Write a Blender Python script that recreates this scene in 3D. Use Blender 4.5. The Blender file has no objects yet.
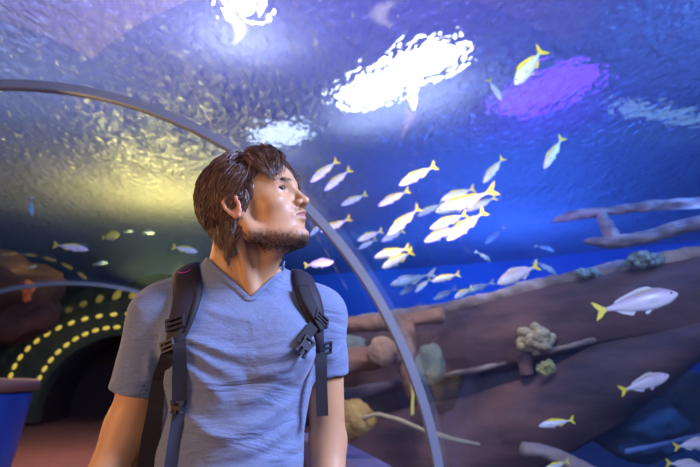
import bpy, bmesh, math, random
import numpy as np
from mathutils import Vector, Matrix, noise as mnoise
random.seed(7); rng = np.random.default_rng(7)
C = bpy.context.scene.collection
PI = math.pi
# ---------------------------------------------------------------- camera
F = 640.0; PITCH = math.radians(11.7); CAM = np.array([0, 0, 1.25])
cp, sp_ = math.cos(PITCH), math.sin(PITCH)
def ray(px, py):
    xc = (px-350)/F; yc = (233.5-py)/F
    d = np.array([xc, cp-yc*sp_, sp_+yc*cp]); return d
def W(px, py, Y):
    d = ray(px, py); return CAM + d*(Y/d[1])
cam = bpy.data.objects.new('camera', bpy.data.cameras.new('camera')); C.objects.link(cam)
cam.location = CAM; cam.rotation_euler = (PI/2+PITCH, 0, 0)
cam.data.sensor_width = 36; cam.data.lens = F/700*36; cam.data.clip_start = .05; cam.data.clip_end = 200
cam.data.dof.use_dof = True; cam.data.dof.focus_distance = 1.3; cam.data.dof.aperture_fstop = 5.0
S = bpy.context.scene; S.camera = cam
S.view_settings.view_transform = 'Standard'; S.view_settings.look = 'None'
S.view_settings.gamma = 1; S.view_settings.exposure = 0.0; S.view_settings.use_curve_mapping = False

# ---------------------------------------------------------------- helpers
def tag(o, label=None, cat=None, group=None, kind=None):
    if label: o['label'] = label
    if cat: o['category'] = cat
    if group: o['group'] = group
    if kind: o['kind'] = kind
    return o
def empty(name, loc, rz=0):
    o = bpy.data.objects.new(name, None); C.objects.link(o); o.location = loc; o.rotation_euler = (0, 0, rz); return o
def link(name, me, mat, parent=None, smooth=True):
    if mat is not None:
        for m in (mat if isinstance(mat, (list, tuple)) else [mat]): me.materials.append(m)
    if smooth: me.polygons.foreach_set('use_smooth', [True]*len(me.polygons))
    o = bpy.data.objects.new(name, me); C.objects.link(o)
    if parent is not None:
        o.parent = parent
        o.matrix_parent_inverse = parent_inv(parent)
    return o
def parent_inv(p):
    # parts are modelled in world space: cancel the chain of parents
    m = Matrix.Identity(4); q = p
    while q is not None:
        m = q.matrix_parent_inverse @ Matrix.LocRotScale(q.location, q.rotation_euler, q.scale) @ m if q.parent else Matrix.LocRotScale(q.location, q.rotation_euler, q.scale) @ m
        q = q.parent
    return m.inverted()
def mesh(name, V, Fc, mat, parent=None, smooth=True):
    me = bpy.data.meshes.new(name)
    V = [tuple(map(float, v)) for v in V]
    me.from_pydata(V, [], [tuple(int(i) for i in f) for f in Fc]); me.update()
    return link(name, me, mat, parent, smooth)
def bm_obj(name, bm, mat, parent=None, smooth=True):
    me = bpy.data.meshes.new(name); bm.to_mesh(me); bm.free(); return link(name, me, mat, parent, smooth)
class MB:
    def __init__(s): s.V = []; s.F = []
    def add(s, V, Fc):
        n = len(s.V); s.V += [tuple(v) for v in V]; s.F += [tuple(i+n for i in f) for f in Fc]; return s
    def box(s, c, h, R=None):
        V = []
        for x in (-1, 1):
            for y in (-1, 1):
                for z in (-1, 1):
                    v = np.array([x*h[0], y*h[1], z*h[2]])
                    if R is not None: v = R @ v
                    V.append(np.array(c)+v)
        return s.add(V, [(0,1,3,2),(4,6,7,5),(0,4,5,1),(2,3,7,6),(0,2,6,4),(1,5,7,3)])
    def tube(s, P, r, n=8, cap=True, flat=None):
        P = [np.array(p, float) for p in P]; m = len(P)
        if not hasattr(r, '__len__'): r = [r]*m
        T = [P[min(i+1, m-1)]-P[max(i-1, 0)] for i in range(m)]
        T = [t/(np.linalg.norm(t)+1e-9) for t in T]
        u = np.cross(T[0], [0, 0, 1]);
        if np.linalg.norm(u) < .1: u = np.cross(T[0], [1, 0, 0])
        u /= np.linalg.norm(u); V = []
        for i in range(m):
            u = u - T[i]*np.dot(u, T[i]); u /= (np.linalg.norm(u)+1e-9); w = np.cross(T[i], u)
            for k in range(n):
                a = 2*PI*k/n; V.append(P[i]+r[i]*(math.cos(a)*u+math.sin(a)*w))
        Fc = [(i*n+k, i*n+(k+1) % n, (i+1)*n+(k+1) % n, (i+1)*n+k) for i in range(m-1) for k in range(n)]
        if cap: Fc += [tuple(range(n))[::-1], tuple((m-1)*n+k for k in range(n))]
        return s.add(V, Fc)
    def build(s, name, mat, parent=None, smooth=True, bevel=0):
        o = mesh(name, s.V, s.F, mat, parent, smooth)
        if bevel:
            b = o.modifiers.new('bevel', 'BEVEL'); b.width = bevel; b.segments = 2
        return o
def copy_tree(o, parent=None):
    c = o.copy(); C.objects.link(c)
    if parent is not None: c.parent = parent; c.matrix_parent_inverse = o.matrix_parent_inverse.copy()
    for ch in [x for x in C.objects if x.parent == o]: copy_tree(ch, c)
    return c

# ---------------------------------------------------------------- materials
def newmat(name):
    m = bpy.data.materials.new(name); m.use_nodes = True; return m, m.node_tree.nodes, m.node_tree.links, m.node_tree.nodes['Principled BSDF']
def mat(name, col, rough=.6, metal=0, noise=None, bump=None, emit=None, es=0, spec=.5, attr=None, mix2=None, sheen=0):
    """noise=(scale, colour2, detail, lo, hi); bump=(scale, strength, distance)"""
    m, N, L, P = newmat(name)
    P.inputs['Base Color'].default_value = (*col, 1); P.inputs['Roughness'].default_value = rough
    P.inputs['Metallic'].default_value = metal; P.inputs['Specular IOR Level'].default_value = spec
    if sheen: P.inputs['Sheen Weight'].default_value = sheen
    tc = N.new('ShaderNodeTexCoord')
    if noise:
        n = N.new('ShaderNodeTexNoise'); n.inputs['Scale'].default_value = noise[0]; n.inputs['Detail'].default_value = noise[2]
        L.new(tc.outputs['Object'], n.inputs['Vector'])
        r = N.new('ShaderNodeValToRGB'); r.color_ramp.elements[0].position = noise[3]; r.color_ramp.elements[1].position = noise[4]
        r.color_ramp.elements[0].color = (*col, 1); r.color_ramp.elements[1].color = (*noise[1], 1)
        L.new(n.outputs['Fac'], r.inputs['Fac']); L.new(r.outputs['Color'], P.inputs['Base Color'])
    if bump:
        n = N.new('ShaderNodeTexNoise'); n.inputs['Scale'].default_value = bump[0]; n.inputs['Detail'].default_value = 5
        L.new(tc.outputs['Object'], n.inputs['Vector'])
        b = N.new('ShaderNodeBump'); b.inputs['Strength'].default_value = bump[1]; b.inputs['Distance'].default_value = bump[2]
        L.new(n.outputs['Fac'], b.inputs['Height']); L.new(b.outputs['Normal'], P.inputs['Normal'])
    if emit: P.inputs['Emission Color'].default_value = (*emit, 1); P.inputs['Emission Strength'].default_value = es
    return m
def attr_mat(name, rough=.5, sss=0, bump=None, spec=.4):
    m, N, L, P = newmat(name)
    a = N.new('ShaderNodeAttribute'); a.attribute_name = 'Col'
    L.new(a.outputs['Color'], P.inputs['Base Color']); P.inputs['Roughness'].default_value = rough; P.inputs['Specular IOR Level'].default_value = spec
    if sss:
        P.inputs['Subsurface Weight'].default_value = sss; P.inputs['Subsurface Radius'].default_value = (1, .35, .2); P.inputs['Subsurface Scale'].default_value = .006
    if bump:
        tc = N.new('ShaderNodeTexCoord'); n = N.new('ShaderNodeTexNoise'); n.inputs['Scale'].default_value = bump[0]; n.inputs['Detail'].default_value = 4
        L.new(tc.outputs['Object'], n.inputs['Vector']); b = N.new('ShaderNodeBump'); b.inputs['Strength'].default_value = bump[1]; b.inputs['Distance'].default_value = bump[2]
        L.new(n.outputs['Fac'], b.inputs['Height']); L.new(b.outputs['Normal'], P.inputs['Normal'])
    return m
def set_col(o, cols):
    me = o.data; a = me.color_attributes.new('Col', 'FLOAT_COLOR', 'POINT')
    c = np.ones((len(me.vertices), 4), np.float32); c[:, :3] = cols; a.data.foreach_set('color', c.ravel())

# ---------------------------------------------------------------- implicit surfaces
def smin(a, b, k):
    h = np.maximum(k-np.abs(a-b), 0)/k; return np.minimum(a, b)-h*h*k*.25
def smax(a, b, k): return -smin(-a, -b, k)
def s_ell(c, r):
    c = np.array(c, float); r = np.array(r, float)
    def f(p):
        q = [(p[i]-c[i])/r[i] for i in range(3)]
        k0 = np.sqrt(q[0]**2+q[1]**2+q[2]**2)+1e-6
        k1 = np.sqrt((q[0]/r[0])**2+(q[1]/r[1])**2+(q[2]/r[2])**2)+1e-6
        return k0*(k0-1)/k1
    return f, c-r, c+r
def s_cap(a, b, ra, rb=None):
    a = np.array(a, float); b = np.array(b, float); rb = ra if rb is None else rb
    ab = b-a; L2 = float(ab@ab)
    def f(p):
        t = np.clip(((p[0]-a[0])*ab[0]+(p[1]-a[1])*ab[1]+(p[2]-a[2])*ab[2])/L2, 0, 1)
        return np.sqrt((p[0]-a[0]-t*ab[0])**2+(p[1]-a[1]-t*ab[1])**2+(p[2]-a[2]-t*ab[2])**2)-(ra+(rb-ra)*t)
    m = max(ra, rb)
    return f, np.minimum(a, b)-m, np.maximum(a, b)+m
def axis(lo, hi, h, fine=None, hf=None):
    v = lo; out = []
    while v < hi:
        out.append(v); v += hf if fine and fine[0] <= v < fine[1] else h
    out.append(v); return np.array(out, np.float32)
class Field:
    def __init__(s, xs, ys, zs):
        s.ax = (xs, ys, zs); s.G = np.full((len(xs), len(ys), len(zs)), 1.0, np.float32)
    def sl(s, lo, hi, m):
        out = []
        for a, l, h in zip(s.ax, lo, hi):
            i = max(int(np.searchsorted(a, l-m))-1, 0); j = min(int(np.searchsorted(a, h+m))+1, len(a)); out.append(slice(i, max(j, i)))
        return tuple(out)
    def pts(s, sl): return (s.ax[0][sl[0]][:, None, None], s.ax[1][sl[1]][None, :, None], s.ax[2][sl[2]][None, None, :])
    def op(s, prim, k=.01, mode='u', inflate=0, frame=None, m=.05):
        f, lo, hi = prim
        if frame is not None:
            R, O = frame
            cs = np.array([[x, y, z] for x in (lo[0], hi[0]) for y in (lo[1], hi[1]) for z in (lo[2], hi[2])]) @ R.T + O
            lo, hi = cs.min(0), cs.max(0)
        sl = s.sl(lo, hi, m+k+inflate)
        p = s.pts(sl)
        if frame is not None:
            d = [p[i]-O[i] for i in range(3)]
            p = [d[0]*R[0, j]+d[1]*R[1, j]+d[2]*R[2, j] for j in range(3)]
        v = f(p)-inflate
        if mode == 'u': s.G[sl] = smin(s.G[sl], v, k)
        else: s.G[sl] = smax(s.G[sl], -v, k)
    def mesh(s):
        G = s.G; ins = G < 0
        sh = [n-1 for n in G.shape]
        cnt = np.zeros(sh, np.uint8)
        for i in (0, 1):
            for j in (0, 1):
                for k in (0, 1): cnt += ins[i:i+sh[0], j:j+sh[1], k:k+sh[2]]
        act = (cnt > 0) & (cnt < 8); I, J, K = np.nonzero(act)
        ids = np.full(sh, -1, np.int64); ids[I, J, K] = np.arange(len(I))
        acc = np.zeros((len(I), 3)); n = np.zeros(len(I))
        ed = [((a, b, c), ax) for ax in range(3) for a in (0, 1) for b in (0, 1) for c in (0, 1) if (a, b, c)[ax] == 0]
        for (a, b, c), ax in ed:
            e = [a, b, c]; e[ax] = 1
            g0 = G[I+a, J+b, K+c]; g1 = G[I+e[0], J+e[1], K+e[2]]; mk = (g0 < 0) != (g1 < 0)
            t = np.where(mk, g0/(g0-g1+1e-12), 0)
            P0 = np.stack([s.ax[0][I+a], s.ax[1][J+b], s.ax[2][K+c]], 1); P1 = np.stack([s.ax[0][I+e[0]], s.ax[1][J+e[1]], s.ax[2][K+e[2]]], 1)
            acc += np.where(mk[:, None], P0+(P1-P0)*t[:, None], 0); n += mk
        V = acc/np.maximum(n, 1)[:, None]
        FF = []
        for ax in range(3):
            A = ins.swapaxes(0, ax); D = ids.swapaxes(0, ax)
            ch = A[:-1, 1:-1, 1:-1] != A[1:, 1:-1, 1:-1]
            i, j, k = np.nonzero(ch); a_in = A[i, j+1, k+1]
            q = np.stack([D[i, j, k], D[i, j+1, k], D[i, j+1, k+1], D[i, j, k+1]], 1)
            flip = a_in if ax != 1 else ~a_in
            if ax == 2: pass
            if ax == 2:  # swapaxes(0,2): order (z,y,x) is a mirrored frame
                flip = ~a_in
            q[~flip] = q[~flip][:, ::-1]
            FF.append(q)
        return V, np.concatenate(FF)
    def sample(s, p):
        ix = []; t = []
        for a, v in zip(s.ax, p):
            i = int(np.clip(np.searchsorted(a, v)-1, 0, len(a)-2)); ix.append(i); t.append(float(np.clip((v-a[i])/(a[i+1]-a[i]), 0, 1)))
        i, j, k = ix; c = s.G[i:i+2, j:j+2, k:k+2].astype(float)
        c = c[0]*(1-t[0])+c[1]*t[0]; c = c[0]*(1-t[1])+c[1]*t[1]; return c[0]*(1-t[2])+c[1]*t[2]
    def grad(s, p, e=.006):
        g = np.array([s.sample(p+d)-s.sample(p-d) for d in np.eye(3)*e]); return g/(np.linalg.norm(g)+1e-9)
    def hit(s, px, py, iso=0, t0=.9, t1=2.0):
        d = ray(px, py); t = t0
        while t < t1:
            p = CAM+d*t/d[1]
            if s.sample(p) < iso: break
            t += .003
        return CAM+d*t/d[1]
    def proj(s, p, iso):
        p = np.array(p, float)
        for _ in range(5):
            p = p-(s.sample(p)-iso)*s.grad(p)*.9
        return p
def smooth_noise(p, sc, seed=0):
    r = np.random.default_rng(seed); v = 0
    for i in range(5):
        k = r.normal(size=3); k /= np.linalg.norm(k); k *= sc*(.6+.9*r.random()); v = v+np.sin(p[0]*k[0]+p[1]*k[1]+p[2]*k[2]+r.random()*6.28)
    return v/3

exec_parts = []
# ================================================================= PERSON
TH = math.radians(20); PH = math.radians(22)
fw = np.array([math.cos(PH)*math.cos(TH), -math.sin(PH)*math.cos(TH), math.sin(TH)])
lf = np.array([math.sin(PH), math.cos(PH), 0]); up = np.cross(fw, lf)
HR = np.stack([fw, lf, up], 1)       # columns: local axes in world
HO = W(254.5, 219, 1.325); HF = (HR, HO)
def head_prims():
    U = []
    a = lambda pr, k=.012, mode='u': U.append((pr, k, mode))
    a(s_ell((.006, 0, .056), (.098, .074, .083)))
    a(s_ell((.060, 0, .040), (.048, .060, .048)), .02)
    a(s_ell((.052, 0, -.008), (.050, .056, .068)), .02)
    a(s_ell((.066, 0, -.040), (.038, .034, .034)), .02)
    a(s_ell((.045, 0, -.055), (.042, .044, .034)), .02)
    for sg in (1, -1):
        a(s_cap((.004, .060*sg, -.004), (.012, .053*sg, -.050), .013, .013), .02)
        a(s_cap((.012, .053*sg, -.050), (.078, .018*sg, -.080), .014, .014), .02)
        a(s_ell((.070, .042*sg, -.006), (.022, .018, .015)), .018)
        a(s_cap((.1005, .010*sg, .0345), (.088, .044*sg, .036), .0095, .009), .012)
    a(s_ell((.086, 0, -.080), (.0185, .021, .0165)), .015)
    # eye sockets
    for sg in (1, -1): a(s_ell((.106, .031*sg, .016), (.016, .017, .012)), .012, 's')
    for sg in (1, -1): a(s_ell((.0835, .031*sg, .0175), (.0145, .0155, .0135)), .006)
    # nose
    a(s_cap((.1015, 0, .028), (.1200, 0, -.011), .0060, .0078), .010)
    a(s_ell((.1205, 0, -.0150), (.0092, .0084, .0072)), .006)
    for sg in (1, -1): a(s_ell((.1090, .0125*sg, -.0150), (.0095, .0056, .0068)), .006)
    a(s_cap((.104, 0, -.018), (.116, 0, -.015), .0045), .005)
    for sg in (1, -1): a(s_ell((.1130, .0060*sg, -.0220), (.0050, .0034, .0036)), .002, 's')
    # lips
    for sg in (1, -1):
        a(s_cap((.1085, .003*sg, -.0345), (.0945, .023*sg, -.0410), .0060, .0028), .006)
        a(s_cap((.1030, .000*sg, -.0480), (.0935, .021*sg, -.0425), .0066, .0028), .006)
        a(s_cap((.1165, 0, -.0412), (.097, .021*sg, -.0418), .0034, .0016), .003, 's')
    a(s_ell((.106, 0, -.0610), (.006, .018, .006)), .010, 's')
    # eye openings
    for sg in (1, -1): a(s_ell((.0990, .0325*sg, .0185), (.0130, .0128, .0052)), .002, 's')
    # ears
    for sg in (1, -1):
        y = .0770*sg
        pts = [(q_[0]*.86+.004, q_[1]*.86+.006) for q_ in [(.010, -.014), (.012, .002), (.010, .018), (.000, .030), (-.012, .031), (-.020, .020), (-.019, .004), (-.012, -.010), (-.004, -.022), (.004, -.024), (.010, -.014)]]
        for i in range(len(pts)-1):
            q = lambda t: (t[0]*1.1, y+sg*(.006+.34*max(0, -t[0])), t[1]*1.05)
            a(s_cap(q(pts[i]), q(pts[i+1]), .0036), .003)
        a(s_ell((-.001, y+sg*.002, .010), (.0135, .0060, .023)), .004)
        a(s_ell((.002, y+sg*.008, .009), (.007, .006, .010)), .004, 's')
        a(s_ell((.004, y+sg*.004, -.010), (.008, .0045, .009)), .005)
    return U
HP = head_prims()
SHL = W(158, 317, 1.40); SHR = W(322, 316, 1.43)
ELL = W(127, 430, 1.42); ELR = W(328, 442, 1.47)
WRL = W(74, 545, 1.34); WRR = W(331, 560, 1.38)
NB = W(238, 292, 1.395)
def torso_prims(low=True):
    T = []
    a = lambda pr, k=.04: T.append((pr, k, 'u'))
    a(s_ell(W(238, 362, 1.405), (.158, .108, .17)))
    a(s_ell(W(237, 318, 1.405), (.178, .080, .066)), .05)
    a(s_ell(W(230, 455, 1.405), (.148, .100, .21)), .06)
    a(s_ell(W(203, 348, 1.335), (.075, .040, .058)), .05)
    a(s_ell(W(277, 348, 1.335), (.072, .040, .058)), .05)
    a(s_cap(W(224, 276, 1.405), W(170, 300, 1.41), .036, .036), .05)
    a(s_cap(W(258, 276, 1.405), W(308, 300, 1.43), .034, .034), .05)
    a(s_ell(SHL, (.056, .056, .058)), .03)
    a(s_ell(SHR, (.050, .054, .058)), .03)
    return T
def arm_prims():
    T = []
    a = lambda pr, k=.02: T.append((pr, k, 'u'))
    a(s_cap(SHL, ELL, .046, .042)); a(s_ell(SHL*.45+ELL*.55+np.array([0, -.012, 0]), (.040, .041, .070)))
    a(s_cap(ELL, ELL*.45+WRL*.55, .046, .038), .03); a(s_cap(ELL*.45+WRL*.55, WRL, .038, .027))
    a(s_cap(SHR, ELR, .044, .038)); a(s_cap(ELR, ELR*.5+WRR*.5, .039, .034), .02); a(s_cap(ELR*.5+WRR*.5, WRR, .034, .025))
    return T
def hand_prims():
    T = []
    for wr, el, s in ((WRL, ELL, 1), (WRR, ELR, -1)):
        d = (wr-el)/np.linalg.norm(wr-el); d = d*.6+np.array([0, 0, -1])*.6; d /= np.linalg.norm(d)
        sd = np.cross(d, [1, 0, 0]); sd /= np.linalg.norm(sd)      # across the palm (front-back)
        nn = np.cross(d, sd)*s
        palm = wr+d*.055
        T.append((s_cap(wr, palm, .024, .022), .01, 'u'))
        for i, (o, l) in enumerate(((-.030, .072), (-.010, .080), (.010, .075), (.028, .060))):
            o *= -1
            k0 = wr+d*.05+sd*o*.7; k1 = wr+d*.088+sd*o; k2 = k1+d*l*.5+nn*.006*s; k3 = k2+(d*.9+nn*s*.45)*l*.45
            T += [(s_cap(k0, k1, .012, .010), .008, 'u'), (s_cap(k1, k2, .0095, .0085), .003, 'u'), (s_cap(k2, k3, .0085, .007), .003, 'u')]
        b = wr+d*.02+sd*.022; b2 = b+d*.035+sd*.026; b3 = b2+d*.035+sd*.006
        T += [(s_cap(b, b2, .013, .011), .01, 'u'), (s_cap(b2, b3, .0105, .008), .003, 'u')]
    return T
neck = [(s_cap(NB, W(250, 222, 1.345), .066, .052), .03, 'u'), (s_cap(W(262, 282, 1.35), W(277, 240, 1.325), .020, .026), .03, 'u'),
        (s_cap(W(228, 276, 1.37), W(232, 232, 1.37), .036, .036), .03, 'u'),
        (s_cap(W(252, 291, 1.325), W(236, 226, 1.275), .009, .010), .02, 'u')]
hb = (HO-np.array([.13, .13, .13]), HO+np.array([.16, .13, .17]))
xs = axis(-.68, .10, .006, (hb[0][0], hb[1][0]), .0021); ys = axis(1.18, 1.56, .006, (1.21, 1.45), .0021); zs = axis(.55, HO[2]+.18, .006, (HO[2]-.12, HO[2]+.18), .0021)
B = Field(xs, ys, zs)
for pr, k, m in torso_prims()+arm_prims()+hand_prims()+neck: B.op(pr, k, m)
# bare skin under the shirt is a little slimmer than the cloth
for pr, k, m in HP: B.op(pr, k, m, frame=HF, m=.03)
Vb, Fb = B.mesh()
person = empty('person', (-.27, 1.40, 0))
tag(person, 'man with brown hair and short beard in a blue v-neck shirt, looking up right', 'person')
skin = attr_mat('skin', .48, .12, (260, .12, .0015), .45)
body = mesh('body', Vb, Fb, skin, person)
loc = (Vb-HO) @ HR
nz = (smooth_noise(Vb.T*1.0, 90, 3)*.5+smooth_noise(Vb.T*1.0, 240, 5)*.5)
base = np.array([.57, .305, .145]); col = np.tile(base, (len(Vb), 1))*(1+.05*nz[:, None])
x, y, z = loc.T; inh = (np.abs(y) < .09) & (x > -.1) & (x < .14) & (z > -.12)
def mixc(col, c, w): return col*(1-w[:, None])+np.array(c)*w[:, None]
def bump1(d, r): return np.clip(1-d/r, 0, 1)**.7
lipw = inh*np.clip(1.4-np.sqrt(((z+.0415)/.0105)**2+(np.minimum(abs(y)-.0, 1)/.026)**2)*1.25, 0, 1)*(x > .088)*np.clip((x-.09)/.006, 0, 1)
jaw_line = -.052-(x-.012)*.42
bw = inh*np.clip((jaw_line+.015-z-.10*np.clip(.04-x, 0, 1))/.014, 0, 1)*np.clip((z-jaw_line+.034)/.012, 0, 1)*(x > .0)*np.clip((.085-np.abs(y)*0)/.01, 0, 1)
bw *= np.clip(1-(np.clip(-z-.1, 0, 1))/.02, 0, 1)
bw = np.where((x > .088) & (z > -.058), 0, bw)
mus = inh*(x > .092)*np.clip(1-np.abs(z+.0265)/.006, 0, 1)*(np.abs(y) < .027)
col = mixc(col, (.24, .13, .085), np.clip(bw*.55+mus*.45, 0, .75)); col = mixc(col, (.36, .115, .095), np.clip(lipw, 0, 1)*.9)
ear = (np.abs(y) > .078)*(np.abs(y) < .11)*(x > -.05)*(x < .04)*(z > -.04)*(z < .07); col = mixc(col, (.58, .27, .18), ear*.6)
set_col(body, np.clip(col, 0, 1))
# eyes
sc_m = mat('eye_white', (.75, .70, .66), .15); ir_m = mat('iris_brown', (.06, .03, .015), .1); pu_m = mat('pupil_black', (.004, .004, .004), .05)
for sg in (1, -1):
    bm = bmesh.new(); bmesh.ops.create_uvsphere(bm, u_segments=32, v_segments=24, radius=.0128)
    gz = Vector((.90, -.30, .22)).normalized(); rot = gz.to_track_quat('Z', 'Y').to_matrix().to_4x4()
    for f in bm.faces:
        c = f.calc_center_median().normalized(); f.material_index = 2 if c.z > .975 else (1 if c.z > .88 else 0)
    M4 = Matrix(HR.tolist()).to_4x4(); c = HO+HR@np.array([.0828, .031*sg, .0175]); M4.translation = Vector(c)
    bm.transform(M4 @ rot); e = bm_obj('eye', bm, [sc_m, ir_m, pu_m], person)
# eyelids' lashes
lash_m = mat('dark_lashes', (.02, .012, .010), .5)
for sg in (1, -1):
    mb = MB(); line = []; c = np.array([.0835, .031*sg, .0175])
    for k in range(25):
        a_ = math.radians(-62+124*k/24); e_ = math.radians(3+17*math.cos(a_*1.4)); dv = np.array([math.cos(e_)*math.cos(a_), math.cos(e_)*math.sin(a_), math.sin(e_)])
        pnt = HO+HR@(c+dv*.0146); line.append(pnt)
        if k % 2 == 0 or True: mb.tube([pnt, pnt+HR@(dv*.003+np.array([.001, 0, .0])), pnt+HR@(dv*.0055+np.array([.0015, 0, .0022]))], [.0003, .0002, .00006], 3, cap=False)
    mb.tube(line, .0006, 5); mb.build('eyelashes', lash_m, person)
# ---------------- hair
hair_m = mat('brown_hair', (.062, .028, .016), .36, noise=(60, (.18, .085, .046), 3, .35, .7), spec=.7)
def scalp(p, inf):   # push a local point to the cranium ellipsoid inflated by inf
    c = np.array([.004, 0, .058]); r = np.array([.100, .076, .084])+inf
    q = (p-c)/r; return c+q/np.linalg.norm(q)*r, (q/r)/np.linalg.norm(q/r)
hm = MB(); R = np.random.default_rng(11)
def lock(root, inf0, L, flow, rad, wav, n=11, clump=None):
    P = []; p, nr = scalp(root, inf0*.2); ph = 9*mnoise.noise(Vector(root*14))+R.random()*.9; step = L/n; side0 = R.normal()*.22; dirp = None
    for i in range(n+1):
        t = i/n
        f = flow(p, t)
        f = f-nr*np.dot(f, nr)*(1-max(0, t-.6)*1.2 if p[2] < .03 else 1)
        f /= np.linalg.norm(f)+1e-9
        sd = np.cross(nr, f); f = f+sd*(wav*math.sin(ph+t*9)+side0*.35)
        if dirp is not None: f = f*.5+dirp*.5
        f /= np.linalg.norm(f); dirp = f
        P.append(HO+HR@(p+nr*.002*math.sin(ph*2+t*11)))
        p = p+f*step
        h = inf0*(.45+.55*math.sin(min(1, t*1.6)*PI/2))
        if p[2] > .0:
            p, nr = scalp(p, h)
        else:
            # below the skull: hang close to the neck, keep clear of it
            rr = math.hypot(p[0]+.005, p[1]); mn = .058+h*.6
            if rr < mn: p[0] = -.005+(p[0]+.005)*mn/rr; p[1] *= mn/rr
            nr = np.array([p[0]+.005, p[1], 0]); nr /= np.linalg.norm(nr)
    rr_ = [rad*(.55+.45*math.sin(min(1, i/n*2.5)*PI/2))*(1-(i/n)**2.2*.85) for i in range(n+1)]
    hm.tube(P, [q_*.62 for q_ in rr_], 4, cap=False)
def flow_side(p, t):
    # swept back and down, curling under at the nape
    return np.array([-.78-.2*t, -.0, -.85-.35*t]) if p[2] < .10 else np.array([-.55, .9*np.sign(p[1])*.7, -.35])
def flow_fringe(p, t): return np.array([.55, -.55*(1 if p[1] < .02 else -1), -.25-.25*t])
def flow_side_front(p, t): return np.array([-.15-.5*t, -.2, -1.0])
cnt = 0
while cnt < 7500:
    u = R.normal(size=3); u /= np.linalg.norm(u)
    p = np.array([.004, 0, .058])+u*np.array([.100, .076, .084])
    x0, y0, z0 = p
    # hairline: nothing on the face or over the ear front
    line = .100 if x0 > .078 else (.088 if x0 > .055 else (.062 if x0 > .035 else (.022 if x0 > .02 else (-.005 if x0 > -.02 else -.03))))
    if z0 < line: continue
    if y0 > .02 and x0 < .0 and R.random() < .4: continue
    cnt += 1
    inf = .006+.014*R.random()
    if x0 > .035 and z0 > .095 and y0 < .025:
        L = .060+.03*R.random(); lock(p, inf+.003, L*(1 if abs(y0) < .05 else .8), flow_fringe, .0015+.0009*R.random(), .30)
    elif x0 > .03 and z0 > .06 and y0 < .025:
        lock(p, inf, .05+.03*R.random(), flow_side, .0014+.0008*R.random(), .25)
    elif x0 > -.02 and z0 > .05:
        lock(p, inf, .075+.05*R.random(), flow_side, .0015+.001*R.random(), .6)
    else:
        lock(p, inf+.004, .065+.05*R.random()+(.01 if z0 < .05 else 0), flow_side, .0016+.001*R.random(), .8)
def flow_nape(p, t): return np.array([-.34-.9*max(0, t-.55), 0, -.94+1.3*max(0, t-.6)])
for _ in range(420):
    a_ = R.random(); p = np.array([-.015-.065*a_, (-1 if R.random() < .75 else 1)*(.068-.03*a_), .005+.04*R.random()])
    lock(p, .012+.010*R.random(), .055+.035*R.random(), flow_nape, .0016+.001*R.random(), 1.0)
hair = hm.build('hair', hair_m, person)
# under-layer of the hair so no scalp shows
HFd = Field(axis(hb[0][0]-.02, hb[1][0], .0035), axis(1.18, 1.50, .0035), axis(HO[2]-.10, HO[2]+.18, .0035))
HFd.op(s_ell((.002, 0, .060), (.1035, .0795, .088)), .01, 'u', frame=HF)
HFd.op(s_ell((-.045, 0, .005), (.050, .064, .060)), .02, 'u', frame=HF)
HFd.op(s_ell((-.055, 0, -.035), (.026, .046, .040)), .03, 'u', frame=HF)
HFd.op(s_ell((.135, 0, -.002), (.106, .13, .110)), .006, 's', frame=HF)
HFd.op(s_cap((.018, -.12, -.022), (.018, .12, -.022), .036), .006, 's', frame=HF)
sl = tuple(slice(None) for _ in range(3)); p = HFd.pts(sl); HFd.G += (.0022*smooth_noise(p, 160, 9)).astype(np.float32)
v_, f_ = HFd.mesh(); cap = mesh('hair_underlayer', v_, f_, hair_m, hair)
# ---------------- beard, moustache and eyebrows: short hairs on the skin
Vn = np.zeros((len(Vb), 3)); body.data.vertices.foreach_get('normal', Vn.reshape(-1)[:]) if False else None
nrm = np.array([v.normal[:] for v in body.data.vertices])
brd_m = mat('dark_beard_hair', (.050, .026, .016), .5, spec=.4)
def fuzz(name, w, count, L, rad, dloc):
    mb = MB(); idx = np.nonzero(w > .05)[0]; pr = w[idx]/w[idx].sum(); pick = R.choice(idx, count, p=pr)
    for i in pick:
        d = HR@np.array(dloc(loc[i])); n = nrm[i]; d = d-n*np.dot(d, n)*.9; d = d/np.linalg.norm(d)+n*.35+R.normal(size=3)*.22
        d /= np.linalg.norm(d); l = L*(.5+.7*R.random()); q = Vb[i]+R.normal(size=3)*.0007-n*.0006
        mb.tube([q, q+d*l*.5, q+d*l+HR@np.array([.0, 0, -.1*l])], [rad, rad*.8, rad*.2], 3, cap=False)
    return mb.build(name, brd_m, person)
fuzz('beard', bw**1.5, 4200, .0062, .00028, lambda p: (.35, 0, -1))
fuzz('moustache', mus*(np.abs(y) < .02), 160, .0040, .00018, lambda p: (.2, p[1]*20, -1))
brow = inh*np.clip(1-np.sqrt(((z-.0355+.10*np.clip(np.abs(y)-.034, 0, 1))/.0040)**2+((np.abs(y)-.031)/.024)**2), 0, 1)*(x > .06)
fuzz('eyebrows', brow, 520, .0070, .00024, lambda p: (-.4, np.sign(p[1])*.9, .25))
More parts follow.
